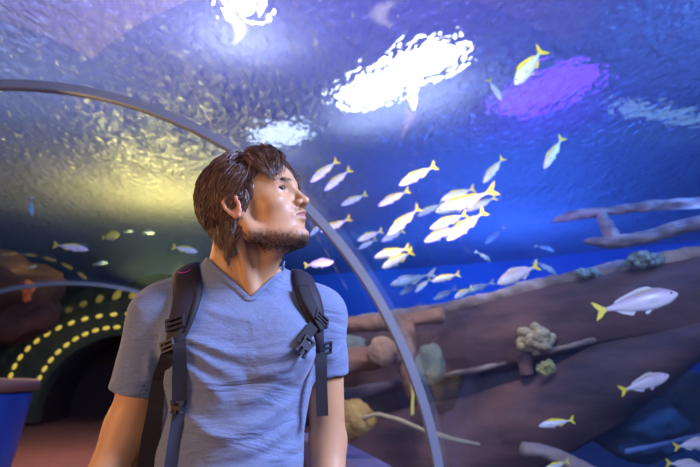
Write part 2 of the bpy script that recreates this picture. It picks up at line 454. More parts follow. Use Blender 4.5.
# ---------------- shirt
cloth, N, L, P = newmat('heather_blue_cotton')
tc = N.new('ShaderNodeTexCoord'); mp = N.new('ShaderNodeMapping'); mp.inputs['Scale'].default_value = (240, 240, 900)
n1 = N.new('ShaderNodeTexNoise'); n1.inputs['Scale'].default_value = 1; n1.inputs['Detail'].default_value = 3
L.new(tc.outputs['Object'], mp.inputs['Vector']); L.new(mp.outputs['Vector'], n1.inputs['Vector'])
r_ = N.new('ShaderNodeValToRGB'); r_.color_ramp.elements[0].position = .3; r_.color_ramp.elements[1].position = .7
r_.color_ramp.elements[0].color = (.115, .155, .27, 1); r_.color_ramp.elements[1].color = (.19, .24, .37, 1)
L.new(n1.outputs['Fac'], r_.inputs['Fac']); L.new(r_.outputs['Color'], P.inputs['Base Color']); P.inputs['Roughness'].default_value = .85
P.inputs['Sheen Weight'].default_value = .25
n2 = N.new('ShaderNodeTexNoise'); n2.inputs['Scale'].default_value = 7; n2.inputs['Detail'].default_value = 3; n2.inputs['Distortion'].default_value = 1.2
mp2 = N.new('ShaderNodeMapping'); mp2.inputs['Scale'].default_value = (.8, 1, 2.6); mp2.inputs['Rotation'].default_value = (0, .45, 0)
L.new(tc.outputs['Object'], mp2.inputs['Vector']); L.new(mp2.outputs['Vector'], n2.inputs['Vector'])
b1 = N.new('ShaderNodeBump'); b1.inputs['Strength'].default_value = .8; b1.inputs['Distance'].default_value = .016; L.new(n2.outputs['Fac'], b1.inputs['Height'])
b2 = N.new('ShaderNodeBump'); b2.inputs['Strength'].default_value = .25; b2.inputs['Distance'].default_value = .0006
L.new(n1.outputs['Fac'], b2.inputs['Height']); L.new(b1.outputs['Normal'], b2.inputs['Normal']); L.new(b2.outputs['Normal'], P.inputs['Normal'])
T = Field(axis(-.58, .06, .0042), axis(1.20, 1.60, .0042), axis(.86, 1.62, .0042))
for pr, k, m in torso_prims(): T.op(pr, k, m, inflate=.006)
for pr, k, m in neck: T.op(pr, k, m, inflate=.005)
SLV = Field(*T.ax)
def sleeve(sh, el, t, r0, r1, hol):
    e = sh+(el-sh)*t; d = (el-sh)/np.linalg.norm(el-sh); one = Field(*T.ax); q = one.pts(sl)
    one.op(s_cap(sh, e+d*.03, r0, r1), .002, 'u'); pl = (q[0]-e[0])*d[0]+(q[1]-e[1])*d[1]+(q[2]-e[2])*d[2]
    one.G = smax(one.G, pl, .004).astype(np.float32); one.op(s_cap(e-d*.035, e+d*.08, hol, hol), .002, 's')
    SLV.G = np.minimum(SLV.G, one.G); return e
e1 = sleeve(SHL, ELL, .69, .0615, .0620, .0490); e2 = sleeve(SHR, ELR, .47, .0540, .0545, .0460)
T.G = smin(T.G, SLV.G, .02).astype(np.float32)
p = T.pts(sl)
# wrinkles: drawn from the armpits, sagging over the belly
def ridge(u, w): return np.exp(-(u/w)**2)
wr = 0
for (x0, z0, ax_, az_, ln, w, amp) in (
    [( *W(178, 342, 1.3)[[0, 2]], 1, -.10, .16, .007, .005), (*W(178, 350, 1.3)[[0, 2]], 1, -.30, .15, .008, .005), (*W(172, 365, 1.3)[[0, 2]], 1, -.45, .13, .009, .005),
     (*W(312, 340, 1.3)[[0, 2]], -1, -.25, .13, .007, .004), (*W(314, 350, 1.3)[[0, 2]], -1, -.42, .14, .008, .005), (*W(205, 302, 1.3)[[0, 2]], 1, -.35, .12, .006, .003),
     (*W(300, 402, 1.3)[[0, 2]], -1, -.38, .22, .010, .005), (*W(302, 425, 1.3)[[0, 2]], -1, -.36, .20, .010, .005), (*W(300, 450, 1.3)[[0, 2]], -1, -.28, .22, .011, .005),
     (*W(296, 380, 1.3)[[0, 2]], -1, -.30, .12, .009, .004), (*W(180, 420, 1.3)[[0, 2]], 1, -.25, .16, .010, .004), (*W(146, 350, 1.3)[[0, 2]], -.3, -1, .07, .006, .003), (*W(345, 340, 1.3)[[0, 2]], -.5, -.8, .06, .006, .003)]):
    d = math.hypot(ax_, az_); ux, uz = ax_/d, az_/d
    s_ = (p[0]-x0)*ux+(p[2]-z0)*uz; q_ = -(p[0]-x0)*uz+(p[2]-z0)*ux+.012*np.sin(s_*22+x0*40)
    tt = np.clip(s_/ln, 0, 1); wr = wr+amp*ridge(q_, w*(1+tt))*np.clip(np.sin(tt*PI), 0, 1)**.7*(s_ > 0)*(s_ < ln)
T.G -= (wr*2.1*(p[1] < 1.42)+.0026*smooth_noise(p, 34, 4)+.0012*smooth_noise(p, 75, 6)).astype(np.float32)
TC = Field(*T.ax); TC.G = T.G.copy()      # uncut copy, used to drape straps over
V0 = W(247, 299, 1.27)
sl_l, sl_r = .86, 1.02
dx = p[0]-V0[0]
cut = (V0[2]+np.where(dx < 0, -dx*sl_l, dx*sl_r)+(p[1]-V0[1])*.1+np.maximum(p[1]-1.39, 0)*1.1-p[2])*.72
T.G = smax(T.G, -cut, .004).astype(np.float32)
v_, f_ = T.mesh(); shirt = mesh('t_shirt', v_, f_, cloth, person)
# ---------------- ribbons draped over the shirt
def ribbon(pts, iso, th, name, m, parent, field=TC, nseg=5, sub=5, closed=False, bulge=.6, ends=True):
    """pts: (x,y,z,width) in world space; laid on the field at height iso"""
    P = []
    for i in range(len(pts)-1):
        a, b = np.array(pts[i]), np.array(pts[i+1]); a0 = np.array(pts[max(i-1, 0)]); b1_ = np.array(pts[min(i+2, len(pts)-1)])
        for s in range(sub):
            t = s/sub; P.append(.5*((2*a)+(-a0+b)*t+(2*a0-5*a+4*b-b1_)*t*t+(-a0+3*a-3*b+b1_)*t**3))
    P.append(np.array(pts[-1])); P = np.array(P); Q = []; Nn = []
    for q in P:
        c = field.proj(q[:3], iso) if iso is not None else q[:3]; Q.append(c); Nn.append(field.grad(c, .012))
    Q = np.array(Q); Nn = np.array(Nn)
    for _ in range(2):
        Q[1:-1] = (Q[:-2]+2*Q[1:-1]+Q[2:])/4; Nn[1:-1] = (Nn[:-2]+2*Nn[1:-1]+Nn[2:])/4
    V = []; n = nseg*2+2
    for i in range(len(Q)):
        t = Q[min(i+1, len(Q)-1)]-Q[max(i-1, 0)]; t /= np.linalg.norm(t)+1e-9; nr = Nn[i]-t*np.dot(t, Nn[i]); nr /= np.linalg.norm(nr); s = np.cross(t, nr)
        w = P[i][3]/2
        top = [Q[i]+s*w*u+nr*th*(1-bulge*abs(u)**3) for u in np.linspace(-1, 1, nseg+1)]
        bot = [Q[i]+s*w*u-nr*th*.35 for u in np.linspace(1, -1, nseg+1)]
        V += top+bot
    Fc = [(i*n+k, (i+1)*n+k, (i+1)*n+(k+1) % n, i*n+(k+1) % n) for i in range(len(Q)-1) for k in range(n)]
    Fc += [tuple(range(n)), tuple((len(Q)-1)*n+k for k in range(n))[::-1]]
    return mesh(name, V, Fc, m, parent), Q, Nn
def px(x_, y_, w, iso=.004):
    h = TC.hit(x_, y_, iso); return (*h, w/ (F/h[1]))
co = []
for x_ in np.linspace(W(204, 268, 1.33)[0], W(285, 264, 1.33)[0], 23):
    z_ = V0[2]
    for _ in range(12):
        y_ = 1.2
        while y_ < 1.5 and TC.sample(np.array([x_, y_, z_])) > 0: y_ += .002
        d_ = x_-V0[0]; z_ = .5*z_+.5*(V0[2]+(-d_*sl_l if d_ < 0 else d_*sl_r)+(y_-V0[1])*.1+max(y_-1.39, 0)*1.1)
    co.append((x_, y_, z_-.003, .011))
ribbon(co, .0005, .0024, 'collar', cloth, shirt, bulge=.3, sub=2)
# ---------------- trousers and shoes (below the frame)
tr = Field(axis(-.56, .02, .011), axis(1.20, 1.62, .011), axis(.0, 1.02, .011))
hx = -.27
tr.op(s_ell((hx, 1.41, .93), (.165, .115, .11)), .03)
legs = []
for s in (-1, 1):
    tr.op(s_cap((hx+s*.085, 1.41, .86), (hx+s*.11, 1.40, .48), .088, .066), .03); tr.op(s_cap((hx+s*.11, 1.40, .48), (hx+s*.12, 1.42, .07), .064, .052), .02)
q = tr.pts(sl); tr.G = np.maximum(tr.G, q[2]-1.0+0*q[0]).astype(np.float32); tr.G = np.maximum(tr.G, .03-q[2]+0*q[0]).astype(np.float32)
v_, f_ = tr.mesh(); mesh('trousers', v_, f_, mat('dark_denim', (.03, .035, .055), .9, bump=(300, .2, .001)), person)
for s in (-1, 1):
    sf = Field(axis(hx-.25, hx+.25, .008), axis(1.15, 1.55, .008), axis(-.01, .16, .008)); cx_ = hx+s*.12
    sf.op(s_cap((cx_, 1.46, .05), (cx_+s*.02, 1.27, .038), .046, .038), .03); sf.op(s_cap((cx_, 1.44, .05), (cx_, 1.44, .09), .05, .05), .03)
    q = sf.pts(sl); sf.G = np.maximum(sf.G, .002-q[2]+0*q[0]).astype(np.float32); v_, f_ = sf.mesh(); mesh('shoe', v_, f_, mat('black_leather', (.02, .02, .02), .5), person)

# ================================================================= BACKPACK
nyl = mat('black_purple_nylon', (.012, .009, .015), .7, noise=(500, (.026, .019, .030), 2, .35, .7), bump=(900, .35, .0008))
web = mat('black_webbing', (.011, .010, .015), .8, bump=(1200, .5, .0006))
plas = mat('black_plastic_buckle', (.012, .012, .018), .5)
pinkm = mat('pink_loop_thread', (.55, .06, .35), .5)
pack = empty('backpack', (-.34, 1.62, .95))
tag(pack, 'black backpack worn by the man, padded straps over both shoulders', 'backpack')
pf = Field(axis(-.56, -.10, .007), axis(1.46, 1.78, .007), axis(.92, 1.48, .007))
q = pf.pts(sl); c_ = (-.335, 1.595, 1.19); hx_ = (.135, .060, .20)
d = [np.abs(q[0]-c_[0])-hx_[0], np.abs(q[1]-c_[1])-hx_[1], np.abs(q[2]-c_[2])-hx_[2]]
pf.G = (np.sqrt(np.maximum(d[0], 0)**2+np.maximum(d[1], 0)**2+np.maximum(d[2], 0)**2)+np.minimum(np.maximum(np.maximum(d[0], d[1]), d[2]), 0)-.045+.003*smooth_noise(q, 40, 8)).astype(np.float32)
v_, f_ = pf.mesh(); mesh('bag', v_, f_, nyl, pack)
def wp(x_, y_, z_, w): return (x_, y_, z_, w)
# strap on the left of the picture (man's right)
topL = TC.hit(186, 272, .0)
A = [wp(-.37, 1.50, 1.36, .055), wp(topL[0]-.005, 1.47, topL[2]-.03, .06), wp(topL[0], 1.42, topL[2]+.0, .062), px(187, 277, 29), px(188, 292, 30), px(184, 312, 28), px(178, 332, 22), px(173, 347, 17)]
sA, QA, NA = ribbon(A, .004, .011, 'shoulder_strap', nyl, pack)
A2 = [px(172, 345, 13), px(166, 362, 13), px(160, 380, 13), wp(*W(155, 412, 1.335), .032), wp(*W(150, 445, 1.36), .038), wp(*W(146, 485, 1.40), .040)]
def free_ribbon(pts, th, name, m, parent, nrm_=(0.2, -1, 0), sub=4, notproj=True):
    V = []; P = []
    for i in range(len(pts)-1):
        a, b = np.array(pts[i]), np.array(pts[i+1]); a0 = np.array(pts[max(i-1, 0)]); b1_ = np.array(pts[min(i+2, len(pts)-1)])
        for s in range(sub):
            t = s/sub; P.append(.5*((2*a)+(-a0+b)*t+(2*a0-5*a+4*b-b1_)*t*t+(-a0+3*a-3*b+b1_)*t**3))
    P.append(np.array(pts[-1])); P = np.array(P)
    for i in range(len(P)):
        t = P[min(i+1, len(P)-1)][:3]-P[max(i-1, 0)][:3]; t /= np.linalg.norm(t)
        nr = np.array(nrm_, float); nr -= t*np.dot(t, nr); nr /= np.linalg.norm(nr); s = np.cross(t, nr); w = P[i][3]/2
        V += [P[i][:3]+s*w*a+nr*b*th/2 for a, b in ((-1, 1), (1, 1), (1, -1), (-1, -1))]
    Fc = [(i*4+k, (i+1)*4+k, (i+1)*4+(k+1) % 4, i*4+(k+1) % 4) for i in range(len(P)-1) for k in range(4)]+[(0, 1, 2, 3), tuple((len(P)-1)*4+k for k in (3, 2, 1, 0))]
    return mesh(name, V, Fc, m, parent, smooth=False)
def off(p, dy): return (p[0], p[1]-dy, p[2], p[3])
free_ribbon([off(a, .006) for a in A2[:3]]+A2[3:], .003, 'adjuster_strap', web, pack)
# chest strap end hanging from the left strap
free_ribbon([off(px(180, 343, 12), .016), off(px(182, 352, 13), .016), off(px(181, 380, 14), .012), off(px(181, 404, 14), .010)], .004, 'sternum_strap', web, pack)
free_ribbon([off(px(180, 404, 10), .008), off(px(177, 430, 12), .006), off(px(172, 462, 12), .006), off(px(170, 480, 12), .006)], .003, 'hanging_strap', mat('navy_webbing', (.035, .045, .08), .9, bump=(1200, .5, .0006)), pack)
# strap on the right of the picture (man's left)
topR = TC.hit(300, 277, .0)
Bp = [wp(-.22, 1.52, 1.36, .05), wp(topR[0]-.01, 1.49, topR[2]-.03, .055), wp(topR[0]-.002, 1.44, topR[2]+.0, .055), px(303, 282, 24), px(309, 300, 24), px(315, 318, 22), px(318, 336, 20), px(319, 350, 17)]
ribbon(Bp, .004, .011, 'shoulder_strap', nyl, pack)
Bc = [px(300, 290, 13), px(305, 306, 13), px(312, 322, 13), px(316, 332, 12)]
ribbon(Bc, .016, .003, 'webbing', web, pack)
free_ribbon([off(px(320, 348, 10), .008), (*W(321, 362, 1.345), .0235), (*W(321.5, 388, 1.345), .0238), (*W(322.5, 416, 1.35), .0238)], .0035, 'hanging_strap', web, pack)
free_ribbon([off(px(314, 326, 11), .016), off(px(307, 336, 11), .016), off(px(302, 344, 11), .012)], .004, 'sternum_strap', web, pack)
def frame_at(x_, y_, ang, o_):
    h = TC.hit(x_, y_, 0); n = TC.grad(h, .015); h = h+n*o_
    xx = np.array([1, 0, 0])-n*n[0]; xx /= np.linalg.norm(xx); yy = np.cross(n, xx); a = math.radians(ang)
    X = xx*math.cos(a)+yy*math.sin(a); Y = np.cross(n, X); return h, np.stack([X, Y, n], 1)
def plate(c, Rm, cols, rows, mask, th, name):
    """one moulded piece: a plate cut into cells, with holes where the mask has a blank"""
    X = np.concatenate([[0], np.cumsum(cols)]); Y = np.concatenate([[0], np.cumsum(rows)]); X = (X-X[-1]/2)/490; Y = (Y[-1]/2-Y)/490
    bm = bmesh.new(); vs = {}
    def v(i, j):
        if (i, j) not in vs: vs[(i, j)] = bm.verts.new(c+Rm@np.array([X[i], Y[j], 0]))
        return vs[(i, j)]
    for j, row in enumerate(mask):
        for i, ch in enumerate(row):
            if ch == '#': bm.faces.new([v(i, j+1), v(i+1, j+1), v(i+1, j), v(i, j)])
    o = bm_obj(name, bm, plas, pack, smooth=False)
    s_ = o.modifiers.new('thick', 'SOLIDIFY'); s_.thickness = th; s_.offset = 0
    b_ = o.modifiers.new('bevel', 'BEVEL'); b_.width = .0009; b_.segments = 2; return o
def ladder(x_, y_, ang, w, h, o_=.020):
    c, Rm = frame_at(x_, y_, ang, o_); plate(c, Rm, [2, w-4, 2], [2.4, (h-7.2)/2, 2.4, (h-7.2)/2, 2.4], ['###', '# #', '###', '# #', '###'], .006, 'ladder_buckle')
def clip(x_, y_, ang, w, h, o_=.020):
    c, Rm = frame_at(x_, y_, ang, o_); plate(c, Rm, [1, 2, w/2-4.2, 2.4, w/2-4.2, 2, 1], [2.5, 2.5, h*.4, h*.15, h*.2], ['#######', '##   ##', ' ##### ', ' # # # ', '## # ##'], .009, 'clip_buckle')
ladder(180, 327, 12, 20, 13, .020); ladder(174, 346, 18, 17, 11, .018)
ladder(313, 323, -12, 19, 12, .024); ladder(318, 346, -5, 18, 13, .022)
clip(301, 347, -38, 14, 20, .016); clip(182, 406, 0, 14, 10, .014)
mb = MB(); cc, Rm = frame_at(188, 277, 0, .018); mb.tube([cc+Rm@np.array([.014*math.cos(a), .006*math.sin(a), .002]) for a in np.linspace(PI, 2*PI, 14)], .0011, 6); mb.build('pink_loop', pinkm, pack)['label'] = 'pink thread loop'
for pts in ([px(196, 283, 4), px(198, 298, 4), px(194, 316, 4), px(186, 334, 4)],): ribbon(pts, .013, .002, 'piping', web, pack)
# ================================================================= TUNNEL
ZC = .54; RR = 2.0
def sect(Y):
    if Y <= 2.76: return -1.6, 2.0
    if Y <= 10: t = ((Y-2.76)/7.24)**1.5; return -1.6-2.8*t, 2.0+1.0*t
    t = (Y-10)/4.2; return -4.4-.5*t, 3.0-.3*t
acr, N, L, P = newmat('clear_acrylic')
N.remove(P); out = N['Material Output']
tr_ = N.new('ShaderNodeBsdfTransparent'); gl = N.new('ShaderNodeBsdfGlossy'); gl.inputs['Roughness'].default_value = .02; tr_.inputs['Color'].default_value = (.97, .985, 1, 1)
fr = N.new('ShaderNodeFresnel'); fr.inputs['IOR'].default_value = 1.05; mx = N.new('ShaderNodeMixShader')
L.new(fr.outputs['Fac'], mx.inputs['Fac']); L.new(tr_.outputs['BSDF'], mx.inputs[1]); L.new(gl.outputs['BSDF'], mx.inputs[2]); L.new(mx.outputs['Shader'], out.inputs['Surface'])
def arch(Y0, Y1, ny, name, m, a0=-.06, a1=PI+.06, off_=0):
    V = []; nA = 64; Ys = np.linspace(Y0, Y1, ny)
    for Y in Ys:
        cx, a = sect(Y)
        for i in range(nA+1):
            t = a0+(a1-a0)*i/nA; V.append((cx+(a+off_)*math.cos(t), Y, ZC+(RR+off_)*math.sin(t)))
    Fc = [(j*(nA+1)+i, j*(nA+1)+i+1, (j+1)*(nA+1)+i+1, (j+1)*(nA+1)+i) for j in range(ny-1) for i in range(nA)]
    return mesh(name, V, Fc, m)
tag(arch(-2.5, 2.74, 4, 'window_1', acr), kind='structure', label='near clear acrylic vault panel')
tag(arch(2.80, 9.95, 20, 'window_2', acr), kind='structure', label='clear acrylic vault panel behind the man')
tag(arch(10.05, 14.2, 10, 'window_3', acr), kind='structure', label='farthest clear acrylic vault panel')
steel = mat('brushed_steel', (.22, .25, .31), .4, metal=.15, bump=(40, .05, .01))
def rib(Y, name, w, d, label, a0=-.06, a1=PI+.06):
    cx, a = sect(Y); mb = MB(); V = []; nA = 120; pr = [(-w/2, -d), (-w/2*.6, -d-.006), (w/2*.6, -d-.006), (w/2, -d), (w/2, .006), (-w/2, .006)]; n = len(pr)
    for i in range(nA+1):
        t = a0+(a1-a0)*i/nA
        for (yy, rr) in pr: V.append((cx+(a+rr)*math.cos(t), Y+yy, ZC+(RR+rr)*math.sin(t)))
    Fc = [(i*n+k, i*n+(k+1) % n, (i+1)*n+(k+1) % n, (i+1)*n+k) for i in range(nA) for k in range(n)]
    o = mesh(name, V, Fc, steel, smooth=False); return tag(o, kind='structure', label=label)
rib(2.77, 'trim_1', .05, .030, 'steel arch rib behind the man')
rib(10.0, 'trim_2', .06, .045, 'pale far arch rib')
rib(-1.2, 'trim_3', .05, .026, 'steel arch rib')
fl = mat('brown_carpet_floor', (.20, .085, .075), .55, noise=(6, (.27, .12, .10), 4, .3, .7), bump=(60, .15, .01))
mb = MB(); V = []; Ys = [-2.5, 0, 2.76]+list(np.linspace(3.5, 19, 14))
for Y in Ys:
    cx, a = sect(min(Y, 14.2)); V += [(cx-a-.1, Y, 0), (cx+a+.1, Y, 0), (cx+a+.1, Y, -.1), (cx-a-.1, Y, -.1)]
Fc = [(i*4+k, (i+1)*4+k, (i+1)*4+(k+1) % 4, i*4+(k+1) % 4) for i in range(len(Ys)-1) for k in range(4)]+[(0,1,2,3), tuple((len(Ys)-1)*4+k for k in (3,2,1,0))]
tag(mesh('floor', V, Fc, fl, smooth=False), kind='structure')
curb = mat('blue_grey_curb', (.20, .20, .42), .5, noise=(3, (.26, .25, .5), 3, .3, .7))
for s, nm in ((1, 'baseboard_right'), (-1, 'baseboard_left')):
    V = []; YY = list(np.linspace(-2.5, 14.2, 40))
    for Y in YY:
        cx, a = sect(Y); e = cx+s*a
        V += [(e-s*.10, Y, 0), (e-s*.10, Y, ZC-.04), (e-s*.07, Y, ZC), (e+s*.18, Y, ZC), (e+s*.18, Y, -.1)]
    Fc = [(i*5+k, (i+1)*5+k, (i+1)*5+(k+1) % 5, i*5+(k+1) % 5) for i in range(len(YY)-1) for k in range(5)]+[tuple(range(5)), tuple((len(YY)-1)*5+k for k in range(5))[::-1]]
    tag(mesh(nm, V, Fc, curb, smooth=False), kind='structure')
# ---------------- portal wall with arched opening
YP = 14.2; PC = W(120, 415, YP); PRx = 1.86
dark = mat('dark_green_rockwork', (.030, .042, .030), .9, noise=(1.5, (.075, .085, .045), 5, .35, .7), bump=(3, .6, .15))
V = []; nA = 48; Fc = []
for i in range(nA+1):
    t = PI*i/nA; ix, iz = PC[0]+PRx*math.cos(t), PRx*math.sin(t)+.06
    ox, oz = PC[0]+4.2*math.cos(t), 2.62*math.sin(t)**.8+.03
    V += [(ix, YP, iz), (ox, YP, oz), (ix, YP+.4, iz), (ox, YP+.4, oz)]
for i in range(nA):
    a = i*4; b = a+4; Fc += [(a, a+1, b+1, b), (a+2, b+2, b+3, a+3), (a, b, b+2, a+2), (a+1, a+3, b+3, b+1)]
tag(mesh('wall_end', V, Fc, dark, smooth=False), kind='structure')
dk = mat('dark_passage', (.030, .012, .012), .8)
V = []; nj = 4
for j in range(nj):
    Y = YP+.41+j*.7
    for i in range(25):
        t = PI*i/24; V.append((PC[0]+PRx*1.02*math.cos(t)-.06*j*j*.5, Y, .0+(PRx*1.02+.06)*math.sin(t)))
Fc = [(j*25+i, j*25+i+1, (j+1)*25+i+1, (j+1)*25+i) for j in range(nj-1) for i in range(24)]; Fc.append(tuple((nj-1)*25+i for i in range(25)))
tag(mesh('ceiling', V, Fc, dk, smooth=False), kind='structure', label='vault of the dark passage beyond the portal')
yl = mat('yellow_lamp', (.9, .8, .2), .4, emit=(1.0, .75, .08), es=.55)
first = None
def arc_lights(pxs, label, group, r=.075):
    global first
    for (x_, y_) in pxs:
        c = W(x_, y_, YP-.04)
        if first is None:
            bm = bmesh.new(); bmesh.ops.create_uvsphere(bm, u_segments=12, v_segments=8, radius=1); bm.transform(Matrix.Diagonal((.080, .04, .040, 1)))
            o = bm_obj('marker_light', bm, yl); first = o
        else: o = first.copy(); C.objects.link(o)
        o.location = c; ang = math.atan2(c[0]-PC[0], c[2]-.1); o.rotation_euler = (0, ang, 0); tag(o, label, 'light', group)
inner = []
for k in range(20):
    t = math.radians(155-k*7.0); inner.append((120+89*math.cos(t), 416-89*math.sin(t)))
outer = []
for k in range(17):
    t = math.radians(168-k*7.2); outer.append((126+118*math.cos(t), 392-78*math.sin(t)))
arc_lights(inner, 'small yellow light of the inner row round the dark portal', 'inner row of portal lights')
arc_lights(outer, 'small yellow dot standing for the reflected, dimmer outer row above the dark portal', 'reflected outer row of portal lights')  # reflection of the lights, modelled as a second row of glowing dots
# ---------------- blue barrier at the left edge
bar = empty('barrier', (-2.98, 4.3, 0)); tag(bar, 'blue rounded barrier with brown rim at the left edge of the walkway', 'barrier')
bl = mat('glossy_blue_panel', (.015, .05, .30), .35, noise=(3, (.02, .09, .40), 3, .3, .7)); br = mat('brown_rim', (.16, .07, .05), .5)
def lathe(prof, c, m, name, parent, n=48, sx=1, sy=1):
    V = [(c[0]+r*sx*math.cos(2*PI*k/n), c[1]+r*sy*math.sin(2*PI*k/n), c[2]+z_) for r, z_ in prof for k in range(n)]
    Fc = [(j*n+k, j*n+(k+1) % n, (j+1)*n+(k+1) % n, (j+1)*n+k) for j in range(len(prof)-1) for k in range(n)]+[tuple(range(n))[::-1], tuple((len(prof)-1)*n+k for k in range(n))]
    return mesh(name, V, Fc, m, parent)
lathe([(.60, 0), (.66, .25), (.76, .7), (.82, 1.04), (.82, 1.08)], (-2.98, 4.3, 0), bl, 'panel', bar)
lathe([(.80, 1.08), (.86, 1.09), (.87, 1.13), (.85, 1.16), (.3, 1.165)], (-2.98, 4.3, 0), br, 'rim', bar)
# ================================================================= TANK
sand = mat('dark_sand', (.030, .055, .085), .95, noise=(2, (.05, .085, .11), 5, .3, .7), bump=(4, .5, .1))
V = []; nx, ny = 60, 60
for j in range(ny+1):
    for i in range(nx+1):
        X = -24+36*i/nx; Y = -4+36*j/ny; V.append((X, Y, -.15+.10*mnoise.noise(Vector((X*.5, Y*.5, 0)))))
tag(mesh('floor', V, [(j*(nx+1)+i, j*(nx+1)+i+1, (j+1)*(nx+1)+i+1, (j+1)*(nx+1)+i) for j in range(ny) for i in range(nx)], sand), kind='structure', label='sandy tank bottom')
# back wall of the tank
wallm = mat('deep_blue_tank_wall', (.018, .070, .30), .9, noise=(.5, (.035, .12, .42), 4, .3, .75))
WS = 4.35
wp_ = [(13.5, -3), (13.5, 8), (11, 14), (5, 19), (-3, 23), (-10, 26), (-24, 29)]
V = []
for i in range(len(wp_)-1):
    for t in np.linspace(0, 1, 7)[:-1]:
        a, b = np.array(wp_[i]), np.array(wp_[i+1]); V += [tuple(a+(b-a)*t)]
n = len(V); VV = [(v[0], v[1], z_) for z_ in np.linspace(-.4, WS+.4, 8) for v in V]
tag(mesh('wall_back', VV, [(j*n+i, j*n+i+1, (j+1)*n+i+1, (j+1)*n+i) for j in range(7) for i in range(n-1)], wallm), kind='structure')
# water surface, seen from below
wm, N, L, P = newmat('rippled_water_surface'); N.remove(P); out = N['Material Output']
tc = N.new('ShaderNodeTexCoord')
def nz_(scale, vec, detail=3, dist=0):
    n = N.new('ShaderNodeTexNoise'); n.inputs['Scale'].default_value = scale; n.inputs['Detail'].default_value = detail; n.inputs['Distortion'].default_value = dist; L.new(vec, n.inputs['Vector']); return n
mp = N.new('ShaderNodeMapping'); mp.inputs['Scale'].default_value = (1.0, .5, 1); mp.inputs['Rotation'].default_value = (0, 0, .5); L.new(tc.outputs['Object'], mp.inputs['Vector'])
a = nz_(11, mp.outputs['Vector'], 3, .4); b = nz_(1.1, mp.outputs['Vector'], 2, .3)
ad = N.new('ShaderNodeMath'); ad.operation = 'MULTIPLY_ADD'; L.new(b.outputs['Fac'], ad.inputs[0]); ad.inputs[1].default_value = 2.0; L.new(a.outputs['Fac'], ad.inputs[2])
bp = N.new('ShaderNodeBump'); bp.inputs['Strength'].default_value = 1; bp.inputs['Distance'].default_value = .085; L.new(ad.outputs[0], bp.inputs['Height'])
df = N.new('ShaderNodeBsdfDiffuse'); df.inputs['Color'].default_value = (.42, .46, .62, 1); L.new(bp.outputs['Normal'], df.inputs['Normal'])
tl = N.new('ShaderNodeBsdfTranslucent'); tl.inputs['Color'].default_value = (.45, .5, .7, 1); L.new(bp.outputs['Normal'], tl.inputs['Normal'])
rf = N.new('ShaderNodeBsdfRefraction'); rf.inputs['IOR'].default_value = 1.12; rf.inputs['Roughness'].default_value = .0; b9 = N.new('ShaderNodeBump'); b9.inputs['Strength'].default_value = 1; b9.inputs['Distance'].default_value = .20; a9 = nz_(9.5, mp.outputs['Vector'], 1.5, .3); L.new(a9.outputs['Fac'], b9.inputs['Height']); L.new(b9.outputs['Normal'], rf.inputs['Normal'])
g2 = N.new('ShaderNodeBsdfGlossy'); g2.inputs['Roughness'].default_value = .12; g2.inputs['Color'].default_value = (.7, .8, 1, 1); L.new(bp.outputs['Normal'], g2.inputs['Normal'])
m1 = N.new('ShaderNodeMixShader'); m1.inputs['Fac'].default_value = .45; L.new(df.outputs[0], m1.inputs[1]); L.new(tl.outputs[0], m1.inputs[2])
m2 = N.new('ShaderNodeMixShader'); m2.inputs['Fac'].default_value = .35; L.new(m1.outputs[0], m2.inputs[1]); L.new(rf.outputs[0], m2.inputs[2])
m3 = N.new('ShaderNodeMixShader'); m3.inputs['Fac'].default_value = .14; L.new(m2.outputs[0], m3.inputs[1]); L.new(g2.outputs[0], m3.inputs[2])
L.new(m3.outputs[0], out.inputs['Surface'])
WSX = 0; V = []; nx, ny = 120, 120
for j in range(ny+1):
    for i in range(nx+1):
        X = -24+38*i/nx; Y = -4+36*j/ny; V.append((X, Y, WS+.03*mnoise.noise(Vector((X*.9, Y*.6, 3)))))
tag(mesh('water_surface', V, [(j*(nx+1)+i, (j+1)*(nx+1)+i, (j+1)*(nx+1)+i+1, j*(nx+1)+i+1) for j in range(ny) for i in range(nx)], wm), 'rippled water surface seen from below, lamps glittering through it', 'water', kind='stuff')
# hall roof above the tank
rm = mat('dark_hall_roof', (.05, .05, .12), .9)
tag(MB().box((-5, 14, 9.2), (22, 22, .1)).build('ceiling', rm, smooth=False), kind='structure', label='dark hall roof over the tank')

# ---------------- lamps above the water
def above(px_, py_, z_):
    d = ray(px_, py_); t = (z_-1.25)/d[2]; return CAM+d*t
def tank_lamp(p0, p1, wd, colr, es, label, z_=4.9):
    a, b = above(*p0, z_), above(*p1, z_); c = (a+b)/2; t = empty('tank_lamp', tuple(c), 0); tag(t, label, 'lamp')
    ang = math.atan2(b[1]-a[1], b[0]-a[0]); sx = np.linalg.norm(b-a)/2; sy = wd/2
    Rn = np.array(Matrix.Rotation(ang, 3, 'Z'))
    def pill(hx, hy, z0, z1):
        n = 40; V = []
        for z in (z0, z1):
            for k in range(n):
                u = 2*PI*k/n; q = np.array([np.sign(math.cos(u))*abs(math.cos(u))**.6*hx, np.sign(math.sin(u))*abs(math.sin(u))**.6*hy, z]); V.append(c+Rn@q)
        return V, [(k, (k+1) % n, n+(k+1) % n, n+k) for k in range(n)]+[tuple(range(n))[::-1], tuple(range(n, 2*n))]
    V, Fc = pill(sx, sy, -.01, .02); mesh('lamp_glass', V, Fc, mat('lamp_glow', (.8, .8, .8), .5, emit=colr, es=es), t, smooth=False)
    V, Fc = pill(sx+.05, sy+.05, .021, .22); mesh('lamp_housing', V, Fc, mat('lamp_housing_grey', (.1, .1, .11), .5, metal=.5), t, smooth=False)
    return c
lc1 = tank_lamp((345, 92), (458, 28), .75, (1, 1, 1), 9, 'long bright white lamp shining through the water surface')
